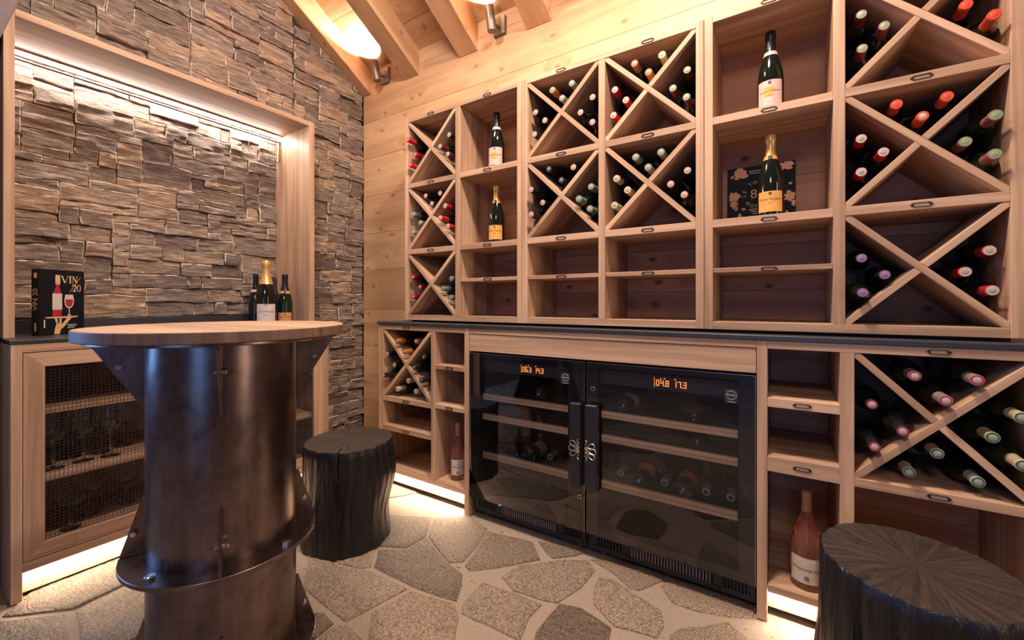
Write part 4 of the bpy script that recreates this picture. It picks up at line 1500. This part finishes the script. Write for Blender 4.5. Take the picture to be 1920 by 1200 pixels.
# ------------------------------------------------------------------ charred stump stools
def stump(label, x, y, seed, bulge, base, cracks):
    R, H, N, K = 0.184, 0.430, 144, 22
    st = thing('stump_stool', label, 'stool', (x, y, 0.0))
    vs, fs = [], []

    def rad(a, z):
        ca, sa = math.cos(a), math.sin(a)
        r = R * (1.0 + 0.035 * noise.noise(Vector((ca * 1.3 + seed, sa * 1.3, z * 1.6))) + bulge(a, z))
        r += 0.0045 * noise.noise(Vector((ca * 7 + seed, sa * 7, z * 3.0))) + 0.0042 * noise.noise(Vector((ca * 19, sa * 19, z * 6.0 + seed)))
        r *= base(z)
        for (ac, dep, zl) in cracks:
            d = abs((a - ac + PI) % (2 * PI) - PI)
            if d < 2.2 * PI / N and z > zl:
                r -= dep * R * (1 if d < PI / N else 0.45)
        return r
    for k in range(K + 1):
        z = H * k / K
        for i in range(N):
            a = 2 * PI * i / N
            r = rad(a, z)
            zz = z
            if k == K:
                r -= 0.004
            vs.append((x + r * math.cos(a), y + r * math.sin(a), zz - (0.0 if k < K else 0.0)))
    # soften rim: the last ring before the top sits close under it
    for i in range(N):
        a = 2 * PI * i / N
        r = rad(a, H)
        vs[(K - 1) * N + i] = (x + r * math.cos(a), y + r * math.sin(a), H - 0.005)
    for k in range(K):
        for i in range(N):
            j = (i + 1) % N
            fs.append((k * N + i, k * N + j, (k + 1) * N + j, (k + 1) * N + i))
    fs.append(tuple(range(N - 1, -1, -1)))
    MB().add(vs, fs).build('bark', CHAR_SIDE, st, smooth=True, angle=50)
    tv, tf = [], []
    rings = [1.0, 0.86, 0.7, 0.52, 0.34, 0.16]
    for q, s in enumerate(rings):
        for i in range(N):
            a = 2 * PI * i / N
            r = (rad(a, H) - 0.004)
            r0 = R * 0.95
            rr = r * s if q == 0 else (r * s * 0.6 + r0 * s * 0.4)
            zz = H + noise.noise(Vector((math.cos(a) * s * 4 + seed, math.sin(a) * s * 4, 1.0))) * 0.0015 * (q > 0)
            for (ac, dep, zl) in cracks:
                d = abs((a - ac + PI) % (2 * PI) - PI)
                if d < 1.6 * PI / N and s > 1.0 - dep * 4.2 and q > 0:
                    zz -= 0.012
            tv.append((x + rr * math.cos(a), y + rr * math.sin(a), zz))
    for q in range(len(rings) - 1):
        for i in range(N):
            j = (i + 1) % N
            tf.append((q * N + i, q * N + j, (q + 1) * N + j, (q + 1) * N + i))
    tv.append((x, y, H))
    q = len(rings) - 1
    for i in range(N):
        tf.append((q * N + i, q * N + (i + 1) % N, len(tv) - 1))
    tag(MB().add(tv, tf).build('seat_top', CHAR_TOP, st, smooth=True, angle=35, at=(x, y, H)), 'sawn top with fine radial cracks')
    return st


def bul1(a, z):
    # waist on the side turned to the racks, flare at the foot on the wall side
    d1 = math.cos(a - math.radians(35))
    d2 = math.cos(a - math.radians(215))
    return 0.10 * max(d1, 0) ** 3 * (math.exp(-((z - 0.30) / 0.09) ** 2) - 1.15 * math.exp(-((z - 0.10) / 0.10) ** 2)) + 0.05 * max(d2, 0) ** 2 * (1 - z / 0.43)


def bul2(a, z):
    d1 = math.cos(a - math.radians(170))
    return 0.04 * max(d1, 0) ** 3 * (math.exp(-((z - 0.1) / 0.1) ** 2))


FR1 = math.atan2(CAM.y + 0.418, CAM.x + 1.612)
stump('black charred stump stool between the bar table and the wine cabinet', -1.612, -0.418, 3.0, bul1, lambda z: 1.0 - 0.02 * z, [(FR1 - 0.25, 0.05, 0.33), (FR1 + 1.9, 0.03, 0.2), (FR1 - 2.4, 0.04, 0.3)])
stump('black charred stump stool in front of the lower right crossed rack', 0.262, -0.272, 9.0, bul2, lambda z: 1.0, [(math.radians(x), dp, zl) for x, dp, zl in ((228, 0.055, 0.02), (250, 0.03, 0.1), (281, 0.04, 0.25), (145, 0.02, 0.36), (75, 0.03, 0.3), (20, 0.03, 0.3))])


# ------------------------------------------------------------------ wall sconces with upward beams
def sconce(label, px, tilt):
    z = 2.612
    t = thing('wall_sconce', label, 'lamp', (px, YW - 0.001, z))
    MB().box(px - 0.040, px + 0.040, YW - 0.016, YW - 0.001, z - 0.052, z + 0.052).build('plate', BRONZE, t, bevel=0.002)
    MB().tube([(px - 0.004, YW - 0.016, z - 0.006), (px - 0.010, YW - 0.052, z - 0.006)], 0.008, 12).build('arm', BRONZE, t, smooth=True)
    base = Vector((px - 0.012, YW - 0.064, z - 0.055))
    d = Vector((tilt, -0.16, 1.0)).normalized()
    topp = base + d * 0.135
    h = MB().tube([base, base + d * 0.002, topp - d * 0.002, topp], [0.0245, 0.026, 0.026, 0.0245], 28).build('lamp_head', BRONZE, t, smooth=True, angle=30)
    MB().tube([topp - d * 0.001, topp + d * 0.0012], 0.021, 24).build('lens', LAMP_LENS, t)
    return topp, d


for lab, px, tilt in (('left bronze wall sconce above the rack, nearest the stone wall', -2.318, -0.10), ('right bronze wall sconce between two roof beams', -1.352, -0.06)):
    p, d = sconce(lab, px, tilt)
    L = lamp('sconce_beam', 'SPOT', p + d * 0.012, 62, (1.0, 0.83, 0.67), p + d + Vector((0, -0.18, 0)), spot_size=math.radians(124), spot_blend=0.3, shadow_soft_size=0.02)


# ------------------------------------------------------------------ standing bottles
def smooth_prof(pts, n=4):
    out = []
    for i in range(len(pts) - 1):
        p0, p1, p2, p3 = pts[max(i - 1, 0)], pts[i], pts[i + 1], pts[min(i + 2, len(pts) - 1)]
        for k in range(n):
            u = k / n
            out.append(tuple(0.5 * ((2 * p1[j]) + (-p0[j] + p2[j]) * u + (2 * p0[j] - 5 * p1[j] + 4 * p2[j] - p3[j]) * u * u + (-p0[j] + 3 * p1[j] - 3 * p2[j] + p3[j]) * u ** 3) for j in (0, 1)))
    out.append(pts[-1])
    return [(max(r, 0.0005), max(z, 0.0)) for r, z in out]


CHAMP = [(0.92, 0.0), (1.0, 0.015), (1.0, 0.18), (1.0, 0.36), (0.985, 0.43), (0.90, 0.52), (0.72, 0.62), (0.52, 0.71), (0.405, 0.78), (0.365, 0.86), (0.36, 1.0)]
BORD = [(0.90, 0.0), (1.0, 0.015), (1.0, 0.15), (1.0, 0.42), (0.97, 0.50), (0.86, 0.565), (0.62, 0.64), (0.44, 0.71), (0.36, 0.78), (0.345, 0.88), (0.34, 1.0)]
ROSEP = [(0.92, 0.0), (1.0, 0.015), (1.0, 0.12), (1.0, 0.38), (0.95, 0.46), (0.78, 0.56), (0.55, 0.66), (0.38, 0.745), (0.31, 0.80), (0.29, 0.88), (0.29, 1.0)]


def rad_at(prof, z):
    for (r0, z0), (r1, z1_) in zip(prof, prof[1:]):
        if z0 <= z <= z1_:
            return r0 + (r1 - r0) * (z - z0) / max(z1_ - z0, 1e-9)
    return prof[-1][0]


def standing(label, loc, H, R, glass, shape, foil, foil_from, band=None, paper=None, lines=(), face=None, round_mark=None, group=None, crown=0.0, clear=False, patch=None):
    t = thing('standing_bottle', label, 'bottle', loc, (0, 0, 0), group)
    x, y, z = loc
    if face is None:
        face = math.atan2(CAM.y - y, CAM.x - x)
    prof = smooth_prof([(r * R, h * H) for r, h in shape])
    body = [p for p in prof]
    MB().lathe(body, 40, (x, y, z)).build('glass_body', glass, t, smooth=True, angle=50)
    zs = [h for _, h in prof if h >= foil_from * H]
    e = 0.0006
    fp = [(rad_at(prof, foil_from * H) + e, foil_from * H)] + [(r + e, h) for r, h in prof if foil_from * H < h < H * 0.92]
    top = rad_at(prof, H * 0.9)
    fp += [(top + e + crown, H * 0.915), (top + e + crown * 1.1, H * 0.985), (top * 0.9 + crown, H * 1.002)]
    m = MB()
    m.lathe(fp, 40, (x, y, z))
    m.build('foil', foil, t, smooth=True, angle=45)
    if band:
        bm_, b0, b1, mark = band
        bp = [(rad_at(prof, (b0 + (b1 - b0) * k / 4) * H) + 0.0014, (b0 + (b1 - b0) * k / 4) * H) for k in range(5)]
        MB().lathe(bp, 40, (x, y, z), caps=False).build('neck_band', bm_, t, smooth=True)
        if mark:
            zc = (b0 + b1) / 2 * H
            rr = rad_at(prof, zc) + 0.0022
            c = Vector((x + rr * math.cos(face), y + rr * math.sin(face), z + zc))
            d = Vector((math.cos(face), math.sin(face), 0.12))
            MB().tube([c - d * 0.002, c + d * 0.0012], R * 0.19, 18).build('neck_medallion', mark, t, smooth=True)
    if paper:
        pm, p0, p1, half = paper
        rp = [(rad_at(prof, (p0 + (p1 - p0) * k / 4) * H) + 0.0009, (p0 + (p1 - p0) * k / 4) * H) for k in range(5)]
        lab_ = MB().lathe(rp, 28, (x, y, z), face - half, face + half).build('paper_label', pm, t, smooth=True)
        if patch:
            MB().lathe([(R + 0.0012, patch[1] * H), (R + 0.0012, patch[2] * H)], 12, (x, y, z), face - patch[3] - 0.05, face + patch[3] - 0.05).build('label_patch', patch[0], lab_, smooth=True)
        m = MB()
        for (wd, size, zz, sh, sp) in lines:
            text_flat(m, wd, size, lambda u, v, zz=zz: (x + (R + 0.0016) * math.cos(face + u / R), y + (R + 0.0016) * math.sin(face + u / R), z + zz * H + v), sh, sp)
        if round_mark:
            zz, rr_ = round_mark
            ringp = [(x + (R + 0.0016) * math.cos(face + rr_ * math.cos(a) / R), y + (R + 0.0016) * math.sin(face + rr_ * math.cos(a) / R), z + zz * H + rr_ * math.sin(a)) for a in [2 * PI * k / 20 for k in range(20)]]
            m.tube(ringp, 0.0007, 5, closed=True)
            for k in range(3):
                a = PI / 2 + k * 2 * PI / 3
                m.tube([(x + (R + 0.0016) * math.cos(face), y + (R + 0.0016) * math.sin(face), z + zz * H), (x + (R + 0.0016) * math.cos(face + rr_ * .8 * math.cos(a) / R), y + (R + 0.0016) * math.sin(face + rr_ * .8 * math.cos(a) / R), z + zz * H + rr_ * .8 * math.sin(a))], 0.0006, 5)
        if m.v:
            m.build('label_lettering', col('label_ink', (0.05, 0.035, 0.03), 0.6), lab_)
    return t


YEL = col('label_yellow', (0.68, 0.34, 0.075), 0.5)
PINK = col('label_pink', (0.66, 0.42, 0.38), 0.5)
WHITE = col('label_white', (0.60, 0.53, 0.49), 0.55)
IVORY = col('label_ivory', (0.58, 0.50, 0.42), 0.6)
ORNG = col('label_orange', (0.60, 0.25, 0.09), 0.5)
GOLDF = col('gold_foil', (0.72, 0.42, 0.15), 0.36, 0.55)
GOLDD = col('pale_gold_foil', (0.62, 0.37, 0.20), 0.38, 0.6)
BLKF = col('black_foil', (0.012, 0.012, 0.014), 0.3, 0.2)
INKM = col('dark_medallion', (0.04, 0.045, 0.05), 0.4)
COPF = col('copper_foil', (0.50, 0.25, 0.14), 0.38, 0.25)
vc = [('Veuve Clicquot', 0.0108, 0.205, 0, 1.0), ('BRUT', 0.0048, 0.155, 0, 1.0)]


def veuve(label, loc, pink, face_off):
    face = math.atan2(CAM.y - loc[1], CAM.x - loc[0]) + face_off
    standing(label, loc, 0.292, 0.0405, BOTTLE, CHAMP, BLKF if pink else GOLDF, 0.76 if pink else 0.70, (PINK if pink else YEL, 0.695, 0.745, None if pink else INKM),
             (PINK if pink else YEL, 0.06 if pink else 0.055, 0.365 if pink else 0.30, 1.0), vc if not pink else [(w_, s_, z_ + 0.03, a_, b_) for w_, s_, z_, a_, b_ in vc], face, (0.335 if pink else 0.272, 0.0042), 'champagne bottles standing in the open racks',
             crown=0.0022, patch=(YEL, 0.165, 0.285, 0.38) if pink else None)


veuve('champagne bottle with pink label and black foil, smaller looking, left open column', (-1.2180, 0.160, S1B + 0.0008), True, -0.28)
veuve('champagne bottle with yellow label and gold foil, left open column', (-1.2180, 0.160, S2B + 0.0008), False, -0.28)
veuve('champagne bottle with pink label and black foil, open column beside rightmost racks', (-0.0325, 0.168, S1B + 0.0008), True, -0.06)
veuve('champagne bottle with yellow label standing before the copper map book', (-0.0325, 0.160, S2B + 0.0008), False, -0.02)
standing('tall white-labelled champagne bottle with long gold foil on the recess worktop', (-2.455, -0.349, 0.9047), 0.366, 0.0535, BOTTLE, CHAMP, GOLDF, 0.64, None, (WHITE, 0.04, 0.335, 0.95),
         [('TAITTINGER', 0.0125, 0.215, 0, 1.08), ('CHAMPAGNE', 0.0055, 0.165, 0, 1.1)], None, (0.335, 0.011), None, crown=0.003)
standing('small orange-labelled champagne bottle right of the tall gold-foiled one', (-2.462, -0.238, 0.9047), 0.296, 0.0400, GREENGLASS, CHAMP, BLKF, 0.66, (ORNG, 0.62, 0.672, INKM), (ORNG, 0.05, 0.245, 1.0), [('Veuve Clicquot', 0.0095, 0.16, 0, 1.0)], None, (0.21, 0.004), None, crown=0.0015)
standing('dark bottle half hidden behind the gold-foiled bottle, left side', (-2.598, -0.335, 0.9047), 0.300, 0.038, BOTTLE, CHAMP, BLKF, 0.72, (PINK, 0.64, 0.69, None))
standing('dark bottle half hidden behind, between gold-foiled and orange-labelled bottles', (-2.612, -0.219, 0.9047), 0.282, 0.036, BOTTLE, BORD, col('aubergine_foil', (0.035, 0.02, 0.04), 0.4), 0.72)
wa = [('Whispering Angel', 0.0125, 0.225, 0.45, 1.0)]
standing('rose wine bottle with ivory label beside the right stump stool', (0.0690, 0.070, 0.1227), 0.300, 0.0455, ROSE, ROSEP, COPF, 0.79, None, (IVORY, 0.075, 0.345, 1.05), wa, None, (0.135, 0.006), 'rose bottles', crown=0.0006)
standing('rose wine bottle with ivory label left of the wine coolers', (-1.415, 0.088, 0.1227), 0.288, 0.0375, ROSE, ROSEP, COPF, 0.78, None, (IVORY, 0.10, 0.375, 1.0), [(w_, s_ * 0.8, z_ + 0.02, a_, b_) for w_, s_, z_, a_, b_ in wa], None, (0.15, 0.005), 'rose bottles', crown=0.0006)


# ------------------------------------------------------------------ books
BOOKBLK = plain('book_black', (0.006, 0.006, 0.010), 0.55, 0.0, 0.2)


def book(label, origin, ax, wdt, hgt, thick, lean=0.0):
    """origin: bottom corner at the spine on the cover side, ax: angle of the cover's run on the shelf; local x = across, -y = out of the cover, z = up"""
    t = thing('book', label, 'book', origin, (lean, 0, ax))
    MB().box(0, wdt, 0, 0.003, 0, hgt).box(0, 0.004, 0.003, thick - 0.003, 0, hgt).box(0, wdt, thick - 0.003, thick, 0, hgt).build('cover', BOOKBLK, t, local=True, bevel=0.0008)
    MB().box(0.004, wdt - 0.004, 0.003, thick - 0.003, 0.003, hgt - 0.003).build('pages', col('book_pages', (0.55, 0.48, 0.40), 0.8), t, local=True)
    return t


def flat(t, name, polys, mat, y=-0.0004, w_=1.0, h_=1.0):
    m = MB()
    for p in polys:
        pts = [(u * w_, v * h_) for u, v in p]
        m.prism([(q[0], q[1]) for q in pts], 1, y, y + 0.0003)
    return m.build(name, mat, t, local=True)


# black wine book with its spine turned to the left
BW, BH, BT = 0.162, 0.2625, 0.034
bk = book('black wine book with bottle, glass and hand on its cover, on the recess worktop', (-2.432, -1.214, 0.9047), math.atan2(0.141, -0.080), BW, BH, BT)
U = lambda l: [((x - 265 - (y - 105) * -0.0) / 665.0, (1110 - y + (x - 265) * 0.0) / 1005.0) for x, y in l]


def C(l):
    """points of the cover print read off a square-on 0..1 grid"""
    return l


CREAM = col('print_cream', (0.62, 0.38, 0.20), 0.55)
PRED = col('print_red', (0.36, 0.016, 0.03), 0.5)
PWHT = col('print_white', (0.58, 0.50, 0.44), 0.55)
flat(bk, 'printed_bottle', [[(0.275, 0.275), (0.475, 0.275), (0.475, 0.62), (0.44, 0.70), (0.425, 0.73), (0.425, 0.78), (0.345, 0.78), (0.345, 0.73), (0.32, 0.70), (0.275, 0.62)]], PRED, -0.0004, BW, BH)
flat(bk, 'printed_neck', [[(0.335, 0.775), (0.435, 0.775), (0.44, 0.83), (0.435, 0.92), (0.335, 0.92), (0.33, 0.83)]], CREAM, -0.0006, BW, BH)
flat(bk, 'printed_label', [[(0.268, 0.385), (0.482, 0.385), (0.482, 0.635), (0.268, 0.635)]], PWHT, -0.0006, BW, BH)
flat(bk, 'printed_glass', [[(0.555, 0.62), (0.73, 0.62), (0.755, 0.53), (0.74, 0.46), (0.70, 0.42), (0.655, 0.405), (0.655, 0.31), (0.70, 0.29), (0.59, 0.29), (0.635, 0.31), (0.635, 0.405), (0.585, 0.42), (0.545, 0.46), (0.53, 0.53)]], PWHT, -0.0004, BW, BH)
flat(bk, 'printed_wine', [[(0.553, 0.545), (0.733, 0.545), (0.722, 0.475), (0.69, 0.435), (0.643, 0.42), (0.597, 0.435), (0.562, 0.475)]], PRED, -0.0006, BW, BH)
flat(bk, 'printed_hand', [[(0.10, 0.275), (0.86, 0.285), (0.82, 0.265), (0.66, 0.255), (0.15, 0.255)], [(0.31, 0.26), (0.37, 0.26), (0.395, 0.17), (0.415, 0.17), (0.425, 0.26), (0.475, 0.26), (0.465, 0.17), (0.49, 0.17), (0.60, 0.26), (0.70, 0.26), (0.52, 0.115), (0.455, 0.08), (0.43, 0.01), (0.305, 0.01), (0.325, 0.10), (0.36, 0.17)]], CREAM, -0.0005, BW, BH)
# serif title drawn stroke by stroke: VIN / 20
ttl = []


def stroke(x0, y0, x1, y1, wd):
    ttl.append([(x0 - wd / 2, y0), (x0 + wd / 2, y0), (x1 + wd / 2, y1), (x1 - wd / 2, y1)])


def serif(x, y, wd=0.05):
    ttl.append([(x - wd / 2, y - 0.003), (x + wd / 2, y - 0.003), (x + wd / 2, y + 0.003), (x - wd / 2, y + 0.003)])


stroke(0.475, 0.91, 0.545, 0.80, 0.034)
stroke(0.615, 0.91, 0.553, 0.80, 0.010)
serif(0.475, 0.91)
serif(0.615, 0.91, 0.04)
stroke(0.665, 0.80, 0.665, 0.91, 0.034)
serif(0.665, 0.80)
serif(0.665, 0.91)
stroke(0.725, 0.80, 0.725, 0.91, 0.008)
stroke(0.73, 0.91, 0.815, 0.80, 0.034)
stroke(0.82, 0.80, 0.82, 0.91, 0.008)
serif(0.725, 0.80, 0.04)
serif(0.72, 0.91, 0.04)
serif(0.82, 0.91, 0.04)
stroke(0.655, 0.655, 0.905, 0.905, 0.009)
two = [(0.72, 0.745), (0.735, 0.765), (0.765, 0.77), (0.785, 0.745), (0.775, 0.72), (0.715, 0.668), (0.80, 0.668), (0.80, 0.682), (0.76, 0.682), (0.80, 0.72), (0.81, 0.75), (0.79, 0.778), (0.755, 0.783), (0.72, 0.775), (0.705, 0.75)]
ttl.append(two)
no, ni = [], []
for k_ in range(18):
    a = 2 * PI * k_ / 18
    no.append((0.868 + 0.048 * math.cos(a), 0.725 + 0.058 * math.sin(a)))
    ni.append((0.868 + 0.026 * math.cos(a), 0.725 + 0.052 * math.sin(a)))
for k_ in range(18):
    j_ = (k_ + 1) % 18
    ttl.append([no[k_], no[j_], ni[j_], ni[k_]])
tag(flat(bk, 'title_lettering', ttl, CREAM, -0.0007, BW, BH), 'copper title VIN/20')
m = MB()
text_flat(m, 'VIN 20', 0.030, lambda u, v: (-0.0005, BT / 2 + v, 0.142 + u))
m.box(-0.0006, 0.0, BT / 2 - 0.006, BT / 2 + 0.006, 0.226, 0.246)
m.box(-0.0006, 0.0, BT / 2 - 0.002, BT / 2 + 0.003, 0.018, 0.050)
m.build('spine_lettering', CREAM, bk, local=True)
m = MB()
m.box(0.088 * BW, 0.115 * BW, -0.0005, 0, 0.03, 0.062)
for k_ in range(3):
    m.box((0.60 + 0.02 * (k_ % 2)) * BW, (0.82 - 0.03 * k_) * BW, -0.0005, 0, 0.038 - k_ * 0.0065, 0.0405 - k_ * 0.0065)
m.build('small_print', PWHT, bk, local=True)

# black book with a copper world map leaning on the back panel
W2, H2 = 0.232, 0.2445
b2 = book('black book with copper world map cover leaning behind the champagne bottle', (-0.186, 0.327, S2B + 0.0025), 0.0, W2, H2, 0.022, -0.055)
COPPER = col('print_copper', (0.40, 0.17, 0.085), 0.4, 0.35)
rb = random.Random(4)


def blob(cx, cy_, rx, ry, n=26):
    pts = []
    for i in range(n):
        a = 2 * PI * i / n
        k_ = 1.0 + rb.uniform(-0.30, 0.28)
        pts.append((min(0.995, max(0.03, cx + rx * k_ * math.cos(a))), min(0.995, max(0.005, cy_ + ry * k_ * math.sin(a)))))
    return pts


lands = [blob(0.20, 0.90, 0.12, 0.09), blob(0.09, 0.86, 0.04, 0.03, 12), blob(0.09, 0.52, 0.10, 0.085), blob(0.11, 0.40, 0.055, 0.075), blob(0.14, 0.33, 0.03, 0.05, 12), blob(0.19, 0.20, 0.025, 0.05, 12), blob(0.25, 0.30, 0.035, 0.02, 12),
         blob(0.22, 0.06, 0.11, 0.085), blob(0.88, 0.93, 0.09, 0.07), blob(0.79, 0.79, 0.03, 0.03, 12), blob(0.92, 0.44, 0.075, 0.085), blob(0.97, 0.32, 0.03, 0.05, 14), blob(0.93, 0.64, 0.03, 0.02, 10), blob(0.92, 0.09, 0.08, 0.07), blob(0.88, 0.17, 0.03, 0.05, 12)]
for ld in lands:
    flat(b2, 'printed_land', [ld], COPPER, -0.0005, W2, H2)


def G(u, v):
    return (0.46 * W2 + u, -0.0007, 0.53 * H2 + v)


m = MB()
text_ring(m, 'LE TOUR DU', 0.020, 0.047, 90, 21, G)
text_ring(m, 'MONDE', 0.020, 0.050, 270, 22, G, inward=True)
for k_ in range(2):
    m.box(0.33 * W2, 0.60 * W2, -0.0006, -0.0001, (0.91 - k_ * 0.035) * H2, (0.922 - k_ * 0.035) * H2)
for k_ in range(3):
    m.box((0.33 + 0.03 * k_) * W2, 0.62 * W2, -0.0006, -0.0001, (0.275 - k_ * 0.035) * H2, (0.29 - k_ * 0.035) * H2)
m.build('cover_lettering', PWHT, b2, local=True)
m = MB()
text_flat(m, '80', 0.052, G)
tag(m.build('title_lettering', CREAM, b2, local=True), 'large copper numeral')
